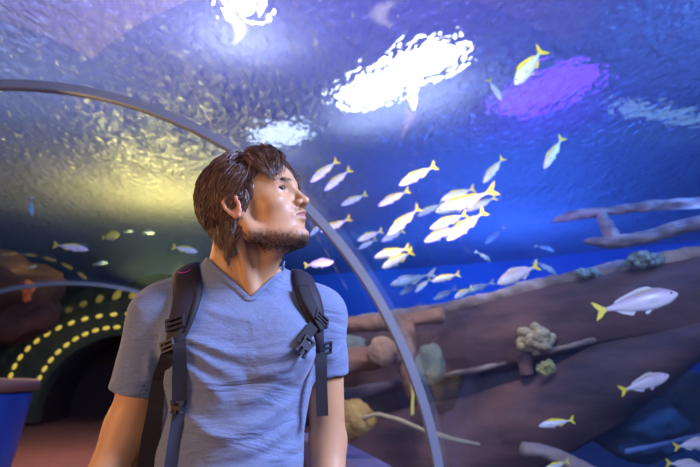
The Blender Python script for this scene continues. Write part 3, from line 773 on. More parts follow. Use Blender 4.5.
lc2 = tank_lamp((262, 128), (302, 112), .7, (.75, .85, 1), 4, 'smaller bluish lamp glittering just above the head of the man')
lc3 = tank_lamp((505, 100), (592, 50), .9, (.22, .0, 1), 3, 'purple lamp shimmering through the water near the top right')
lc4 = tank_lamp((222, -12), (264, -12), .6, (1, 1, 1), 28, 'round glaring lamp at the top of the view')

lc5 = tank_lamp((612, 90), (705, 106), .35, (.45, .75, .8), .9, 'dim teal light streak, added as a glowing strip near the right edge, under the purple one')  # glowing strip added to make a light streak on the water
# ---------------- the water itself: thin blue haze filling the tank around the tunnel
hz, N, L, P = newmat('blue_water_haze'); N.remove(P); out = N['Material Output']
vs_ = N.new('ShaderNodeVolumeScatter'); vs_.inputs['Color'].default_value = (.25, .45, 1, 1); vs_.inputs['Density'].default_value = .012; vs_.inputs['Anisotropy'].default_value = .2
va_ = N.new('ShaderNodeVolumeAbsorption'); va_.inputs['Color'].default_value = (.25, .62, 1, 1); va_.inputs['Density'].default_value = .05
av = N.new('ShaderNodeAddShader'); L.new(vs_.outputs[0], av.inputs[0]); L.new(va_.outputs[0], av.inputs[1]); L.new(av.outputs[0], out.inputs['Volume'])
V = []; YY = list(np.linspace(-2.5, 14.15, 30)); nA = 32; TOPZ = WS-.12
for Y in YY:
    cx, a = sect(Y); e = [(cx+(a+.03)*math.cos(PI*i/nA), Y, ZC+(RR+.03)*math.sin(PI*i/nA)) for i in range(nA+1)]
    V += [(9, Y, -.4), (9, Y, TOPZ), (-20, Y, TOPZ), (-20, Y, -.4), (e[-1][0], Y, -.4)]+e[::-1]+[(e[0][0], Y, -.4)]
n = 5+nA+1+1
Fc = [(j*n+k, j*n+(k+1) % n, (j+1)*n+(k+1) % n, (j+1)*n+k) for j in range(len(YY)-1) for k in range(n)]+[tuple(range(n))[::-1], tuple((len(YY)-1)*n+k for k in range(n))]
_bm = None
hzo = tag(mesh('water', V, Fc, hz, smooth=False), 'clear blue water filling the tank around the tunnel', 'water', kind='stuff')
_bm = bmesh.new(); _bm.from_mesh(hzo.data); bmesh.ops.recalc_face_normals(_bm, faces=_bm.faces); bmesh.ops.triangulate(_bm, faces=_bm.faces); _bm.to_mesh(hzo.data); _bm.free()

# ---------------- sunken ship
wood = None
def wood_mat(name, c1, c2, ms=(1, 1, 1)):
    m, N, L, P = newmat(name); tc = N.new('ShaderNodeTexCoord'); mp = N.new('ShaderNodeMapping'); mp.inputs['Scale'].default_value = ms
    L.new(tc.outputs['Object'], mp.inputs['Vector']); n = N.new('ShaderNodeTexNoise'); n.inputs['Scale'].default_value = 2.2; n.inputs['Detail'].default_value = 6; L.new(mp.outputs['Vector'], n.inputs['Vector'])
    r = N.new('ShaderNodeValToRGB'); e = r.color_ramp.elements; e[0].position = .32; e[1].position = .72; e[0].color = (*c1, 1); e[1].color = (*c2, 1)
    L.new(n.outputs['Fac'], r.inputs['Fac']); L.new(r.outputs['Color'], P.inputs['Base Color']); P.inputs['Roughness'].default_value = .9
    b = N.new('ShaderNodeBump'); b.inputs['Distance'].default_value = .05; b.inputs['Strength'].default_value = .7; L.new(n.outputs['Fac'], b.inputs['Height']); L.new(b.outputs['Normal'], P.inputs['Normal']); return m
hull_m = wood_mat('weathered_red_brown_hull', (.045, .028, .035), (.16, .085, .08), (.7, .7, 2.5))
beam_m = wood_mat('encrusted_grey_timber', (.18, .13, .13), (.52, .43, .38), (1.5, 1.5, 3))
rail_m = wood_mat('encrusted_rail_timber', (.08, .07, .09), (.36, .31, .33), (2.5, 2.5, 5))
brownm = wood_mat('brown_timber', (.10, .055, .04), (.27, .155, .11), (1.5, 1.5, 3))
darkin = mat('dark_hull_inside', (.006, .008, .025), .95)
ship = empty('ship_wreck', (2, 6, -.1)); tag(ship, 'large sunken wooden ship hull lying behind the glass on the right', 'ship')
def interp(pts, x_):
    xs_ = [p[0] for p in pts]; return np.array([np.interp(x_, xs_, [p[k] for p in pts]) for k in range(1, len(pts[0]))])
topE = [(300, 329, 8.0), (345, 325, 7.5), (440, 312, 6.6), (480, 303, 6.2), (540, 287, 5.8), (620, 270, 5.3), (700, 256, 4.9), (800, 240, 4.4)]
slotT = [(300, 396, 7.6), (345, 391, 7.1), (400, 384, 6.6), (480, 371, 6.0), (540, 354, 5.6), (598, 341, 5.25), (700, 325, 4.75), (800, 310, 4.3)]
slotB = [(300, 432, 7.5), (345, 426, 7.0), (400, 416, 6.5), (480, 399, 5.95), (540, 380, 5.55), (598, 350, 5.25), (700, 329, 4.75), (800, 314, 4.3)]
botE = [(300, 540, 6.6), (345, 530, 6.2), (440, 505, 5.7), (540, 462, 5.3), (620, 415, 5.1), (700, 350, 4.95), (800, 325, 4.5)]
def surf(A_, B_, x0, x1, nu, nv, bulge, name, m, th=.06):
    V = []
    for j in range(nv+1):
        for i in range(nu+1):
            u = x0+(x1-x0)*i/nu; a = interp(A_, u); b = interp(B_, u); v = j/nv
            p = W(u, a[0], a[1])*(1-v)+W(u, b[0], b[1])*v; p = p+np.array([-.3, -1, 0])*bulge*math.sin(v*PI)
            p = p+np.array([0, -1, 0])*(.012*(abs((v*nv*.5) % 1-.5) < .12))+.02*mnoise.noise(Vector(p*2)); V.append(p)
    o = mesh(name, V, [(j*(nu+1)+i, (j+1)*(nu+1)+i, (j+1)*(nu+1)+i+1, j*(nu+1)+i+1) for j in range(nv) for i in range(nu)], m, ship)
    s = o.modifiers.new('thick', 'SOLIDIFY'); s.thickness = th; s.offset = 1; return o
surf(topE, slotT, 300, 800, 90, 18, .14, 'upper_planking', hull_m)
surf(slotB, botE, 300, 800, 90, 24, .25, 'lower_planking', hull_m)
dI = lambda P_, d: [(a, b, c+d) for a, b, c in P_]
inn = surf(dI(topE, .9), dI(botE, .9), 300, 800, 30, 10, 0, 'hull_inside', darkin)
def beam(pts, r, name, m, parent, n=10, sub=6, rough=.25):
    P = []; Rr = []
    for i in range(len(pts)-1):
        for s in range(sub):
            t = s/sub; a = np.array(pts[i]); b = np.array(pts[i+1]); P.append(W(*(a+(b-a)*t)[:3])); Rr.append(1)
    P.append(W(*pts[-1])); r = r if hasattr(r, '__len__') else [r]*len(pts)
    Rr = [np.interp(i/sub, range(len(pts)), r)*(1+rough*mnoise.noise(Vector(P[i]*3))) for i in range(len(P))]
    mb = MB(); mb.tube(P, Rr, n); o = mb.build(name, m, parent); 
    tx = bpy.data.textures.new('rough', 'CLOUDS'); tx.noise_scale = .12
    s_ = o.modifiers.new('sub', 'SUBSURF'); s_.levels = s_.render_levels = 2
    d_ = o.modifiers.new('disp', 'DISPLACE'); d_.texture = tx; d_.strength = min(.05, np.mean(Rr)*.6); d_.mid_level = .5; d_.texture_coords = 'GLOBAL'
    return o
beam([(x_, y_-1, d_-.05) for x_, y_, d_ in topE], .08, 'gunwale', beam_m, ship)
beam([(a_, b_-2, c_-.06) for a_, b_, c_ in slotT[:6]], [.03]*6, 'wale_plank', beam_m, ship)
beam([(524, 352, 5.45), (526, 376, 5.45)], .06, 'frame_timber', hull_m, ship)
surf(dI(slotT, .06), dI(slotB, .03), 300, 640, 60, 4, 0, 'slot_shade', darkin, .03)  # near-black strip standing in for the darkness inside the slot
P9 = [(a_, b_+2, c_-.03) for a_, b_, c_ in slotB]; P8 = [(a_, b_+11-(a_-300)*.03, c_-.045) for a_, b_, c_ in slotB]
surf(P9, P8, 300, 510, 40, 3, .01, 'teal_light_strip', mat('teal_light_plank', (.05, .12, .13), .9, noise=(5, (.12, .22, .18), 4, .3, .7)), .03)  # teal light below the slot, put into the plank colour
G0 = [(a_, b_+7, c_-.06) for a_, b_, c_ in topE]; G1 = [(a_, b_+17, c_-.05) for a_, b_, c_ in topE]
surf(G0, G1, 300, 800, 60, 3, .02, 'gunwale_shadow_strip', wood_mat('shadow_strip_wood', (.03, .022, .035), (.09, .06, .07), (.7, .7, 3)), .04)  # dark strip drawn as the shadow line under the gunwale
beam([(552, 221, 5.2), (580, 214, 5.15), (610, 211, 5.1), (660, 205, 5.0), (720, 201, 4.8)], [.03, .05, .04, .045, .05], 'rail', rail_m, ship)
beam([(583, 241, 5.1), (612, 243, 5.0), (650, 236, 4.9), (690, 225, 4.8), (740, 213, 4.6)], [.02, .06, .058, .058, .058], 'rail', rail_m, ship)
beam([(600, 212, 5.1), (608, 228, 5.08), (616, 242, 5.0)], [.04, .07, .06], 'stanchion', rail_m, ship)
# timbers and barrels on the left of the hull
def thing1(o, label, cat, group=None): return tag(o, label, cat, group)
tm = [([(318, 328, 5.6), (350, 325, 5.5), (400, 322, 5.4), (445, 315, 5.3)], [.07]*4, 'long brown timber lying level with the top of the ship hull'),
      ([(310, 368, 5.4), (345, 363, 5.3), (372, 357, 5.2), (400, 352, 5.1)], [.10, .11, .10, .09], 'thick brown log pointing at the pale barrel end, right of the elbow'),
      ([(402, 318, 5.35), (404, 345, 5.3), (408, 372, 5.25), (414, 400, 5.2)], [.11, .10, .085, .06], 'upright brown post crossing behind the steel rib'),]
for pts, r_k, lb in tm: thing1(beam(pts, r_k, 'timber', brownm, None), lb, 'timber')
thing1(beam([(318, 408, 5.7), (360, 392, 5.6), (405, 384, 5.5), (420, 381, 5.4)], [.05, .06, .05, .03], 'timber', mat('dark_wet_timber', (.03, .03, .06), .8, noise=(4, (.08, .07, .10), 4, .3, .7)), None), 'dark timber below the thick brown log', 'timber')
def rock(c, r, m, name, label, cat, group=None, seed=0, amp=.35, sc=2.2, sub=4):
    bm = bmesh.new(); bmesh.ops.create_icosphere(bm, subdivisions=sub, radius=1)
    for v in bm.verts:
        n = mnoise.noise(v.co*sc*.6+Vector((seed, 0, 0)))*amp+mnoise.noise(v.co*sc*2+Vector((0, seed, 0)))*amp*.4
        v.co = v.co*(1+n); v.co.x *= r[0]; v.co.y *= r[1]; v.co.z *= r[2]; v.co += Vector(c)
    o = bm_obj(name, bm, m); return tag(o, label, cat, group)
pale = mat('pale_pinkish_stone', (.22, .13, .09), .9, noise=(6, (.36, .24, .17), 5, .3, .7), bump=(14, .6, .03)); grn = mat('grey_green_stone', (.10, .13, .11), .9, noise=(6, (.19, .23, .18), 5, .3, .7), bump=(14, .6, .03))
rock(W(382, 351, 5.0), (.11, .10, .12), pale, 'stone', 'pale pinkish stone resting on the end of the thick brown log', 'stone', seed=2, amp=.2)
rock(W(430, 364, 4.9), (.115, .08, .15), grn, 'stone', 'grey-green stone just right of the steel rib', 'stone', seed=5, amp=.18)
ylst = mat('ochre_sponge', (.26, .15, .05), .9, noise=(8, (.42, .30, .10), 5, .3, .7), bump=(20, .8, .03))
rock(W(352, 419, 5.2), (.16, .12, .13), ylst, 'sponge', 'ochre sponge just right of the forearm near the bottom', 'sponge', seed=8, amp=.4)
rock(W(345, 348, 6.4), (.2, .1, .14), grn, 'stone', 'dim green stone between the two brown timbers', 'stone', seed=9)
mbx = beam([(362, 418, 5.1), (378, 414, 5.0), (400, 420, 4.9), (425, 431, 4.8), (455, 440, 4.8), (480, 445, 4.9)], .018, 'rope', mat('pale_rope', (.4, .34, .2), .8), None); tag(mbx, 'pale rope sagging from the ochre sponge past the rib', 'rope')
tag(beam([(412, 378, 5.0), (413, 395, 4.98), (412, 416, 4.95)], .016, 'rope', mat('yellow_rope', (.5, .45, .12), .8), None), 'short yellow rope hanging from the foot of the brown post', 'rope')
# coral heads
def coral(c, r, m, label, seed, n=70, cr=.35):
    mb = bmesh.new(); rr = np.random.default_rng(seed)
    for i in range(n):
        u = rr.normal(size=3); u /= np.linalg.norm(u); q = Vector(np.array(c)+u*np.array(r)*(.75+.25*rr.random())); s = min(r)*cr*(.6+.7*rr.random())
        g = bmesh.ops.create_icosphere(mb, subdivisions=2, radius=s, matrix=Matrix.Translation(q))
    g = bmesh.ops.create_icosphere(mb, subdivisions=3, radius=1, matrix=Matrix.Translation(Vector(c)) @ Matrix.Diagonal((r[0]*.85, r[1]*.85, r[2]*.85, 1)))
    return tag(bm_obj('coral', mb, m), label, 'coral')
cream = mat('cream_coral', (.26, .20, .11), .9, noise=(20, (.46, .38, .2), 4, .3, .7), bump=(40, .5, .02)); ygr = mat('yellow_green_coral', (.18, .19, .06), .9, noise=(16, (.34, .34, .12), 4, .3, .7)); teal = mat('pale_teal_coral', (.14, .20, .19), .9, noise=(16, (.3, .36, .3), 4, .3, .7))
coral(W(535, 340, 5.35), (.15, .10, .105), cream, 'cream lumpy coral head on the upper hull planking', 1)
coral(W(546, 368, 5.25), (.070, .05, .065), ygr, 'small yellow-green coral below the cream coral head', 2, 30)
coral(W(645, 260, 5.0), (.16, .10, .055), teal, 'pale teal coral growing on the gunwale', 3, 50, .5)
coral(W(590, 274, 5.35), (.14, .08, .035), teal, 'thin teal crust of coral left of the bigger one on the gunwale', 4, 40, .6)
# bottom right: blue lit debris
dbl = mat('blue_grey_debris', (.05, .10, .26), .9, noise=(4, (.12, .2, .42), 4, .3, .7))
tag(beam([(625, 452, 4.6), (655, 446, 4.7), (690, 438, 4.8), (720, 432, 4.8)], .02, 'pipe', dbl, None), 'thin blue pipe lying at the bottom right', 'pipe')
tag(beam([(520, 448, 4.3), (545, 452, 4.3), (570, 462, 4.25), (600, 475, 4.2)], .045, 'timber', beam_m, None), 'short grey timber under the hull at the bottom', 'timber')
for i, (x_, y_, d_, r_k, lb) in enumerate([(640, 430, 6.5, .45, 'dark boulder under the hull, left of the other dark boulder'), (705, 410, 6.6, .55, 'dark boulder at the right edge under the hull')]):
    rock(W(x_, y_, d_), (r_k, r_k*.7, r_k*.6), sand, 'boulder', lb, 'boulder', seed=20+i)
# reef beyond the glass on the left
rk = [mat('olive_reef', (.035, .05, .025), .95, noise=(1.2, (.10, .11, .04), 5, .35, .7), bump=(4, .7, .1)), mat('russet_reef', (.05, .025, .02), .95, noise=(1.5, (.14, .06, .035), 5, .35, .7), bump=(4, .7, .1))]
reef = [(-30, 335, 16.5, (2.2, 1.0, 1.5), 0, 'olive reef mound behind the portal, left of the russet one'), (150, 320, 19.5, (2.4, 1.0, 1.1), 0, 'olive reef mound straight above the dark portal'), (-20, 300, 12.0, (1.4, 1.0, .9), 1, 'russet reef mound at the left edge above the far rib'),
        (225, 330, 20.5, (1.6, 1.0, 1.4), 1, 'russet reef mound beside the shoulder strap'), (20, 320, 22, (3.2, 1.2, 1.3), 0, 'distant olive reef ridge on the left')]
for i, (x_, y_, d_, r3, k, lb) in enumerate(reef): rock(W(x_, y_, d_), r3, rk[k], 'reef_rock', lb, 'reef', seed=30+i*3, amp=.45)
oc = mat('orange_coral', (.85, .22, .05), .7); coral(W(28, 290, 10.9), (.10, .08, .17), oc, 'small orange coral at the far left above the rib', 9, 30, .5)

# ================================================================= FISH
def fish_mats(kind):
    m, N, L, P = newmat('fish_skin_'+kind)
    tc = N.new('ShaderNodeTexCoord'); sx = N.new('ShaderNodeSeparateXYZ'); L.new(tc.outputs['Object'], sx.inputs['Vector'])
    r = N.new('ShaderNodeValToRGB'); mr = N.new('ShaderNodeMapRange'); mr.inputs['From Min'].default_value = -.12; mr.inputs['From Max'].default_value = .14
    ax = N.new('ShaderNodeMath'); ax.operation = 'MULTIPLY_ADD'; ax.inputs[1].default_value = -.10 if kind == 'fusilier' else -.03; L.new(sx.outputs['X'], ax.inputs[0]); L.new(sx.outputs['Z'], ax.inputs[2])
    L.new(ax.outputs[0], mr.inputs['Value']); L.new(mr.outputs['Result'], r.inputs['Fac']); cr = r.color_ramp
    if kind == 'fusilier': cs = [(0, (.85, .85, .88)), (.52, (.80, .82, .85)), (.66, (.62, .66, .62)), (.74, (.85, .70, .06)), (.92, (.80, .66, .05))]
    elif kind == 'snapper': cs = [(0, (.82, .78, .80)), (.45, (.75, .68, .72)), (.7, (.55, .45, .52)), (.88, (.48, .40, .35)), (1, (.55, .50, .15))]
    elif kind == 'lemon': cs = [(0, (.75, .62, .08)), (.3, (.8, .7, .1)), (.6, (.8, .72, .1)), (.8, (.7, .6, .05)), (1, (.6, .5, .05))]
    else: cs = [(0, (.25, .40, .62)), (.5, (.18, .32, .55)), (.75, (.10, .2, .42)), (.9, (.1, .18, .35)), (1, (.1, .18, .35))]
    while len(cr.elements) < 5: cr.elements.new(.5)
    for e, (p_, c_) in zip(cr.elements, cs): e.position = p_; e.color = (*c_, 1)
    L.new(r.outputs['Color'], P.inputs['Base Color']); P.inputs['Roughness'].default_value = .35; P.inputs['Specular IOR Level'].default_value = .6
    return m
yf = mat('yellow_fin', (.85, .74, .02), .5); bf = mat('pale_blue_fin', (.35, .5, .6), .5); pfn = mat('translucent_pale_fin', (.6, .6, .58), .5); eyeb = mat('fish_eye', (.01, .01, .012), .1); eyer = mat('fish_eye_ring', (.55, .30, .28), .3)
def slab(pts, th, n_=1):   # thin fin from an outline in the x-z plane with real thickness
    n = len(pts); cx_ = sum(p[0] for p in pts)/n; cz_ = sum(p[1] for p in pts)/n
    V = [(x_, th, z_) for x_, z_ in pts]+[(x_, -th, z_) for x_, z_ in pts]
    return V, [tuple(range(n)), tuple(range(2*n-1, n-1, -1))]+[(i, n+i, n+(i+1) % n, (i+1) % n) for i in range(n)]
def make_fish(kind, H=.13, bend=0, forked=.13):
    t = empty('fish', (0, 0, 0))
    prof = [(0.5, .004), (.485, .16), (.46, .30), (.42, .50), (.36, .72), (.28, .90), (.18, 1.0), (.06, .98), (-.06, .86), (-.18, .66), (-.28, .44), (-.36, .27), (-.42, .20), (-.44, .19)]
    V = []; n = 16
    for x_, r in prof:
        r *= H
        for k in range(n):
            a = 2*PI*k/n; zz = math.sin(a); V.append((x_, r*.46*math.cos(a), r*zz*(1.0 if zz > 0 else .95)-.008*(x_ > .3)))
    Fc = [(j*n+k, (j+1)*n+k, (j+1)*n+(k+1) % n, j*n+(k+1) % n) for j in range(len(prof)-1) for k in range(n)]+[tuple(range(n)), tuple((len(prof)-1)*n+k for k in range(n))[::-1]]
    sk = {'f': 'fusilier', 's': 'snapper', 'b': 'shadow', 'y': 'lemon'}[kind]
    bend_f = lambda v: (v[0], v[1]+bend*max(0, .2-v[0])**2, v[2])
    V = [bend_f(v) for v in V]
    mesh('body', V, Fc, FM[kind], t)
    fm = bf if kind == 'b' else yf; fk = fm if kind == 'f' else (pfn if kind == 's' else bf)
    def fin(name, pts, m, th=.004, par=t):
        V, Fc = slab(pts, th); return mesh(name, [bend_f(v) for v in V], Fc, m, par, smooth=False)
    fin('tail_fin', [(-.42, .022), (-.47, .045), (-.52, forked*.75), (-.60, forked+.02), (-.575, forked*.55), (-.535, .0), (-.575, -forked*.55), (-.60, -forked), (-.52, -forked*.72), (-.47, -.042), (-.42, -.022)], fm)
    fin('dorsal_fin', [(.22, H*.94), (.15, H*1.22), (.05, H*1.26), (-.06, H*1.08), (-.18, H*.86), (-.30, H*.58), (-.32, H*.34), (-.15, H*.66), (.05, H*.92)], fm if kind != 's' else pfn)
    fin('anal_fin', [(-.08, -H*.78), (-.13, -H*1.08), (-.24, -H*.75), (-.33, -H*.34), (-.2, -H*.55)], fk)
    fin('pelvic_fin', [(.14, -H*.9), (.06, -H*1.25), (.02, -H*1.12), (.06, -H*.86)], pfn if kind != 'b' else bf)
    for s in (-1, 1):
        V, Fc = slab([(.24, -.01), (.14, .012), (.10, -.015), (.13, -.045), (.22, -.03)], .002); yb = H*.46*.95
        mesh('pectoral_fin', [(x_, s*(yb+.012*(1-(x_-.1)/.14))+y_, z_) for x_, y_, z_ in V], Fc, pfn if kind != 'b' else bf, t, smooth=False)
        for rr, mm, nm in ((.022, eyer, 'eye'),):
            bm = bmesh.new(); bmesh.ops.create_uvsphere(bm, u_segments=12, v_segments=8, radius=1); bm.transform(Matrix.Translation((.405, s*H*.46*.50, H*.16)) @ Matrix.Diagonal((.019, .008, .019, 1)))
            e = bm_obj('eye', bm, eyer, t)
            bm = bmesh.new(); bmesh.ops.create_uvsphere(bm, u_segments=10, v_segments=8, radius=1); bm.transform(Matrix.Translation((.406, s*(H*.46*.50+.004), H*.16)) @ Matrix.Diagonal((.0125, .0065, .0125, 1)))
            bm_obj('pupil', bm, eyeb, e)
    return t
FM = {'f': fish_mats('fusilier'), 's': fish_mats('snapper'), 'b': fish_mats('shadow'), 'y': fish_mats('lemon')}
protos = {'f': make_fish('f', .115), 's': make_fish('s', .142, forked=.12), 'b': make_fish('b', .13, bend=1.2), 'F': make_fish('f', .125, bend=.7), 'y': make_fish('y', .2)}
used = set()
# head px, tail px, length in metres, kind, label, group
FI = [
 (309, 183, 337, 161, .30, 'f', 'slim yellow-tailed fish, highest in the column beside the forehead'),
 (323, 191, 350, 170, .30, 'f', 'slim yellow-tailed fish second from the top beside the forehead'),
 (340, 206, 366, 194, .28, 'f', 'small slim fish right of the nose, beyond the steel rib'),
 (319, 233, 347, 220, .28, 'F', 'slim fish crossing just inside the steel rib, level with the mouth'),
 (309, 237, 325, 221, .26, 'f', 'slim fish right beside the chin of the man'),
 (335, 262, 305, 265, .26, 's', 'plump white fish with a yellow tail swimming right, above the right-hand strap'),
 (397, 186, 435, 166, .32, 'f', 'slim fish swimming alone above the main shoal'),
 (377, 205, 408, 192, .30, 'f', 'slim fish below the lone one above the shoal'),
 (439, 201, 474, 188, .32, 'f', 'pinkish slim fish topmost of the packed group at the centre of the shoal'),
 (432, 214, 487, 194, .36, 'F', 'largest fish in the packed group, with a bright yellow tail'),
 (464, 211, 495, 198, .30, 'f', 'fish at the far right of the packed group, half behind the largest'),
 (445, 241, 484, 212, .36, 'f', 'large steeply tilted fish lowest right in the packed group'),
 (428, 229, 466, 214, .32, 'f', 'fish under the largest one in the packed group'),
 (422, 243, 455, 227, .32, 'F', 'fish lowest left in the packed group, overlapped by the tilted one'),
 (386, 236, 419, 208, .34, 'f', 'steeply tilted fish left of the packed group'),
 (416, 216, 442, 204, .32, 'f', 'pale fish whose tail hides behind the largest fish'),
 (356, 242, 382, 230, .28, 'f', 'small fish just right of the rib, level with the chin'),
 (357, 250, 376, 239, .26, 'f', 'small fish just right of the rib, under another one'),
 (380, 243, 404, 229, .30, 'f', 'pale fish just left of the steeply tilted fish'),
 (372, 259, 409, 247, .32, 'f', 'yellow-backed fish, upper of the pair under the tilted fish'),
 (380, 270, 413, 250, .32, 'f', 'yellow-backed fish, lower of the pair under the tilted fish'),
 (430, 282, 459, 274, .28, 'f', 'dim fish swimming under the shoal, above the hull, rightmost of the upper ones'),
 (388, 286, 424, 276, .32, 'b', 'dim bluish fish leftmost of those low above the hull'),
 (414, 293, 430, 279, .26, 'f', 'dim fish nosing steeply down near the rib, low above the hull'),
 (398, 295, 416, 286, .26, 'b', 'dim bluish fish close above the hull beside the rib'),
 (432, 300, 453, 290, .28, 'b', 'dim bluish fish low above the hull, second from the right'),
 (452, 299, 473, 287, .28, 'f', 'dim yellow-tailed fish lowest right above the hull'),
 (464, 293, 488, 284, .30, 'b', 'faint blue fish behind the lowest right one above the hull'),
 (482, 184, 503, 158, .28, 'f', 'tilted fish up and right of the shoal, nose down'),
 (543, 170, 562, 138, .30, 'f', 'steeply tilted fish alone on the blue water right of the shoal'),
 (510, 92, 546, 44, .36, 'f', 'large nose-down fish with a yellow tail under the purple shimmer'),
 (502, 102, 489, 79, .24, 'f', 'small white fish left of the large nose-down one'),
 (413, 114, 413, 78, .24, 'f', 'white fish hanging nose-down just under the long white lamp'),
 (484, 245, 500, 231, .24, 'b', 'bluish fish turning just right of the packed group'),
 (492, 262, 479, 252, .22, 'b', 'small bluish fish pointing down right, under the turning one'),
 (494, 285, 539, 265, .34, 's', 'plump white fish with yellow tail swimming left just above the gunwale'),
 (555, 252, 538, 244, .24, 'b', 'small blue fish above the gunwale, upper of two'),
 (558, 275, 540, 262, .24, 'b', 'small blue fish above the gunwale, lower of two'),
 (679, 293, 600, 311, .34, 's', 'large pinkish snapper with a vivid yellow tail in front of the hull'),
 (671, 374, 622, 391, .30, 's', 'pinkish snapper swimming right in the middle of the lower right'),
 (537, 426, 573, 420, .26, 'f', 'small white fish with yellow back swimming left below the hull slot'),
 (714, 441, 675, 447, .30, 's', 'pinkish snapper cut off by the right edge near the bottom'),
 (541, 470, 570, 462, .28, 'f', 'yellow-backed fish cut off by the bottom edge'),
 (706, 467, 667, 463, .30, 's', 'yellow-tailed fish in the bottom right corner'),
 (88, 249, 57, 246, .34, 'f', 'blurred white fish with yellow nose end on the left, over the portal'),
 (122, 235, 101, 237, .34, 'y', 'bright yellow fish over the dark portal'),
 (133, 231, 124, 231, .30, 'b', 'grey fish right of the bright yellow fish, left of another grey fish'),
 (155, 233, 140, 231, .30, 'b', 'grey fish left of the shirt shoulder, in the yellow glow'),
 (38, 266, 26, 268, .26, 'f', 'tiny pale fish on the far left above the far rib'),
 (31, 216, 30, 201, .24, 'b', 'small bluish fish hanging upright at the far left'),
 (108, 262, 92, 264, .28, 'b', 'dim grey fish under the yellow-nosed one on the left'),
 (200, 253, 172, 246, .36, 'f', 'pale fish behind the neck of the man, above the left strap'),
 (500, 312, 470, 322, .001, 'x', ''),
]
for hx0, hy0, tx0, ty0, Lm, k, lb in FI:
    if k == 'x': continue
    h_ = math.hypot(hx0-tx0, hy0-ty0)/1.05; fore = 1.0
    yaw = rng.normal()*.25
    D = F*Lm*math.cos(yaw)/h_
    D = max(3.3, min(D, 7.0 if hx0 > 320 else 11.5))
    mx_, my_ = (hx0+tx0)/2, (hy0+ty0)/2
    if my_ > 290 and mx_ > 440: D = min(D, 3.9)
    elif my_ > 255 and mx_ > 440: D = min(D, 4.6)
    if lb.endswith('on the left, over the portal') or mx_ < 200: D = max(D, 9.0) if mx_ > 120 else D
    a = W(hx0, hy0, D); b = W(tx0, ty0, D); L0 = np.linalg.norm(a-b)/1.1/math.cos(yaw)
    u = (a-b)/np.linalg.norm(a-b)
    pr = protos[k]
    if k in used: o = copy_tree(pr)
    else: o = pr; used.add(k)
    # local +x = nose, local z = back up; turned about the vertical by yaw
    X = np.array([u[0]*math.cos(yaw), math.sin(yaw)*math.hypot(u[0], u[2])*1.0, u[2]*math.cos(yaw)]); X /= np.linalg.norm(X)
    Yv = np.cross([0, 0, 1], X)
    if np.linalg.norm(Yv) < .2: Yv = np.array([0, 1, 0.])
    Yv = np.array([0, 1, 0.]) if abs(X[2]) > .5 else Yv
    if X[0] < 0 and abs(X[2]) > .5: Yv = np.array([0, -1, 0.])
    Zv = np.cross(X, Yv); Zv /= np.linalg.norm(Zv); Yv = np.cross(Zv, X)
    Mx = Matrix(np.stack([X, Yv, Zv], 1).tolist())
    o.rotation_mode = 'XYZ'; o.rotation_euler = Mx.to_euler(); o.scale = (L0, L0, L0); o.location = (a+b)/2
    tag(o, lb, 'fish', 'fish in the tank')

# ================================================================= LIGHTS
def light(kind, name, loc, target, energy, color, size=.3, spot=60, blend=.8):
    l = bpy.data.lights.new(name, kind); l.energy = energy; l.color = color
    if kind == 'SPOT': l.spot_size = math.radians(spot); l.spot_blend = blend; l.shadow_soft_size = size
    if kind == 'AREA': l.size = size
    if kind == 'POINT': l.shadow_soft_size = size
    o = bpy.data.objects.new(name, l); C.objects.link(o); o.location = loc
    d = Vector(target)-Vector(loc); o.rotation_euler = d.to_track_quat('-Z', 'Y').to_euler(); return o
w = bpy.data.worlds.new('world'); S.world = w; w.use_nodes = True; w.node_tree.nodes['Background'].inputs[0].default_value = (.05, .10, .35, 1); w.node_tree.nodes['Background'].inputs[1].default_value = .5
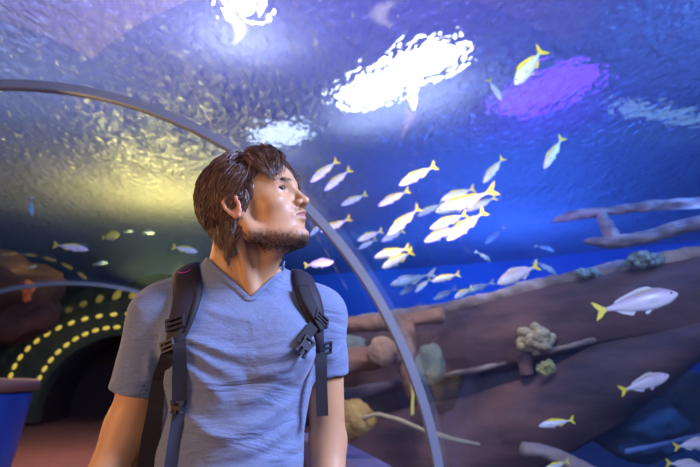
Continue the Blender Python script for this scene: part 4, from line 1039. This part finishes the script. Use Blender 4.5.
# tunnel lamps on the man
light('AREA', 'tunnel_lamp_warm', (-1.9, .3, 1.4), (-.3, 1.3, 1.35), 24, (1, .55, .22), 1.0)
light('AREA', 'tank_lamp_cool', (1.8, .5, 2.6), (-.2, 1.3, 1.4), 190, (.48, .56, 1), .7)
light('AREA', 'tunnel_lamp_front', (.2, -1.4, 2.1), (-.25, 1.3, 1.4), 17, (1, .78, .60), 1.0)
light('AREA', 'tunnel_lamp_back', (-1.8, 2.6, 1.9), (-.6, 1.4, 1.3), 14, (1, .62, .25), 1.0)
light('AREA', 'walkway_lamp', (-3.9, 9, 2.3), (-3.9, 9, 0), 50, (1, .5, .36), 1.5)
light('AREA', 'barrier_fill', (-2.2, 2.4, 2.2), (-2.6, 4.3, .8), 25, (.6, .7, 1), 1.0)  # unseen fill added to brighten the blue barrier
# unseen lights added in the tank; surface_ ones tint the water from below
light('SPOT', 'tank_blue', (4.0, 3.5, 4.1), (3.5, 14, 1.5), 1300, (.08, .30, 1), .3, 130)
light('SPOT', 'tank_blue_far', (.6, 12.5, 3.3), (-.2, 21, .6), 2400, (.05, .38, 1), .3, 100)
light('SPOT', 'shoal_light', (.8, 2.0, 4.1), (.8, 5.5, 2.3), 230, (.85, .93, 1), .3, 75)
light('SPOT', 'hull_light', (.4, 3.2, 4.1), (.6, 6.2, 1.1), 560, (1, .76, .68), .3, 45)
light('SPOT', 'hull_blue', (3.4, 2.6, 4.1), (2.6, 5.2, 1.0), 120, (.4, .45, 1), .3, 75)
light('AREA', 'surface_violet', (.4, 4.6, 2.2), (.4, 4.8, WS), 125, (.32, .20, 1), 2.0)
light('AREA', 'surface_lavender', (-1.8, 4.8, 2.75), (-1.8, 5.0, WS), 105, (.52, .44, 1), 2.0)
light('AREA', 'surface_grey', (-3.8, 6.5, 2.75), (-4.2, 7.5, WS), 55, (.72, .82, 1), 2.0)
light('AREA', 'surface_yellow', (-3.3, 11.5, 2.75), (-3.3, 11.6, WS), 380, (1, .68, .12), 1.5)
light('AREA', 'surface_blue', (2.4, 10.0, 2.0), (2.4, 11, WS), 300, (.07, .20, .9), 2.5)
light('AREA', 'surface_far_blue', (3.5, 14.0, 2.2), (3.5, 15, WS), 450, (.07, .20, .9), 3.0)
light('AREA', 'surface_indigo', (3.6, 5.0, 2.4), (3.6, 5.5, WS), 80, (.20, .36, .9), 2.0)
light('POINT', 'reef_fill', (-6.5, 12, 3.2), (0, 0, 0), 100, (1, .8, .35), .3)
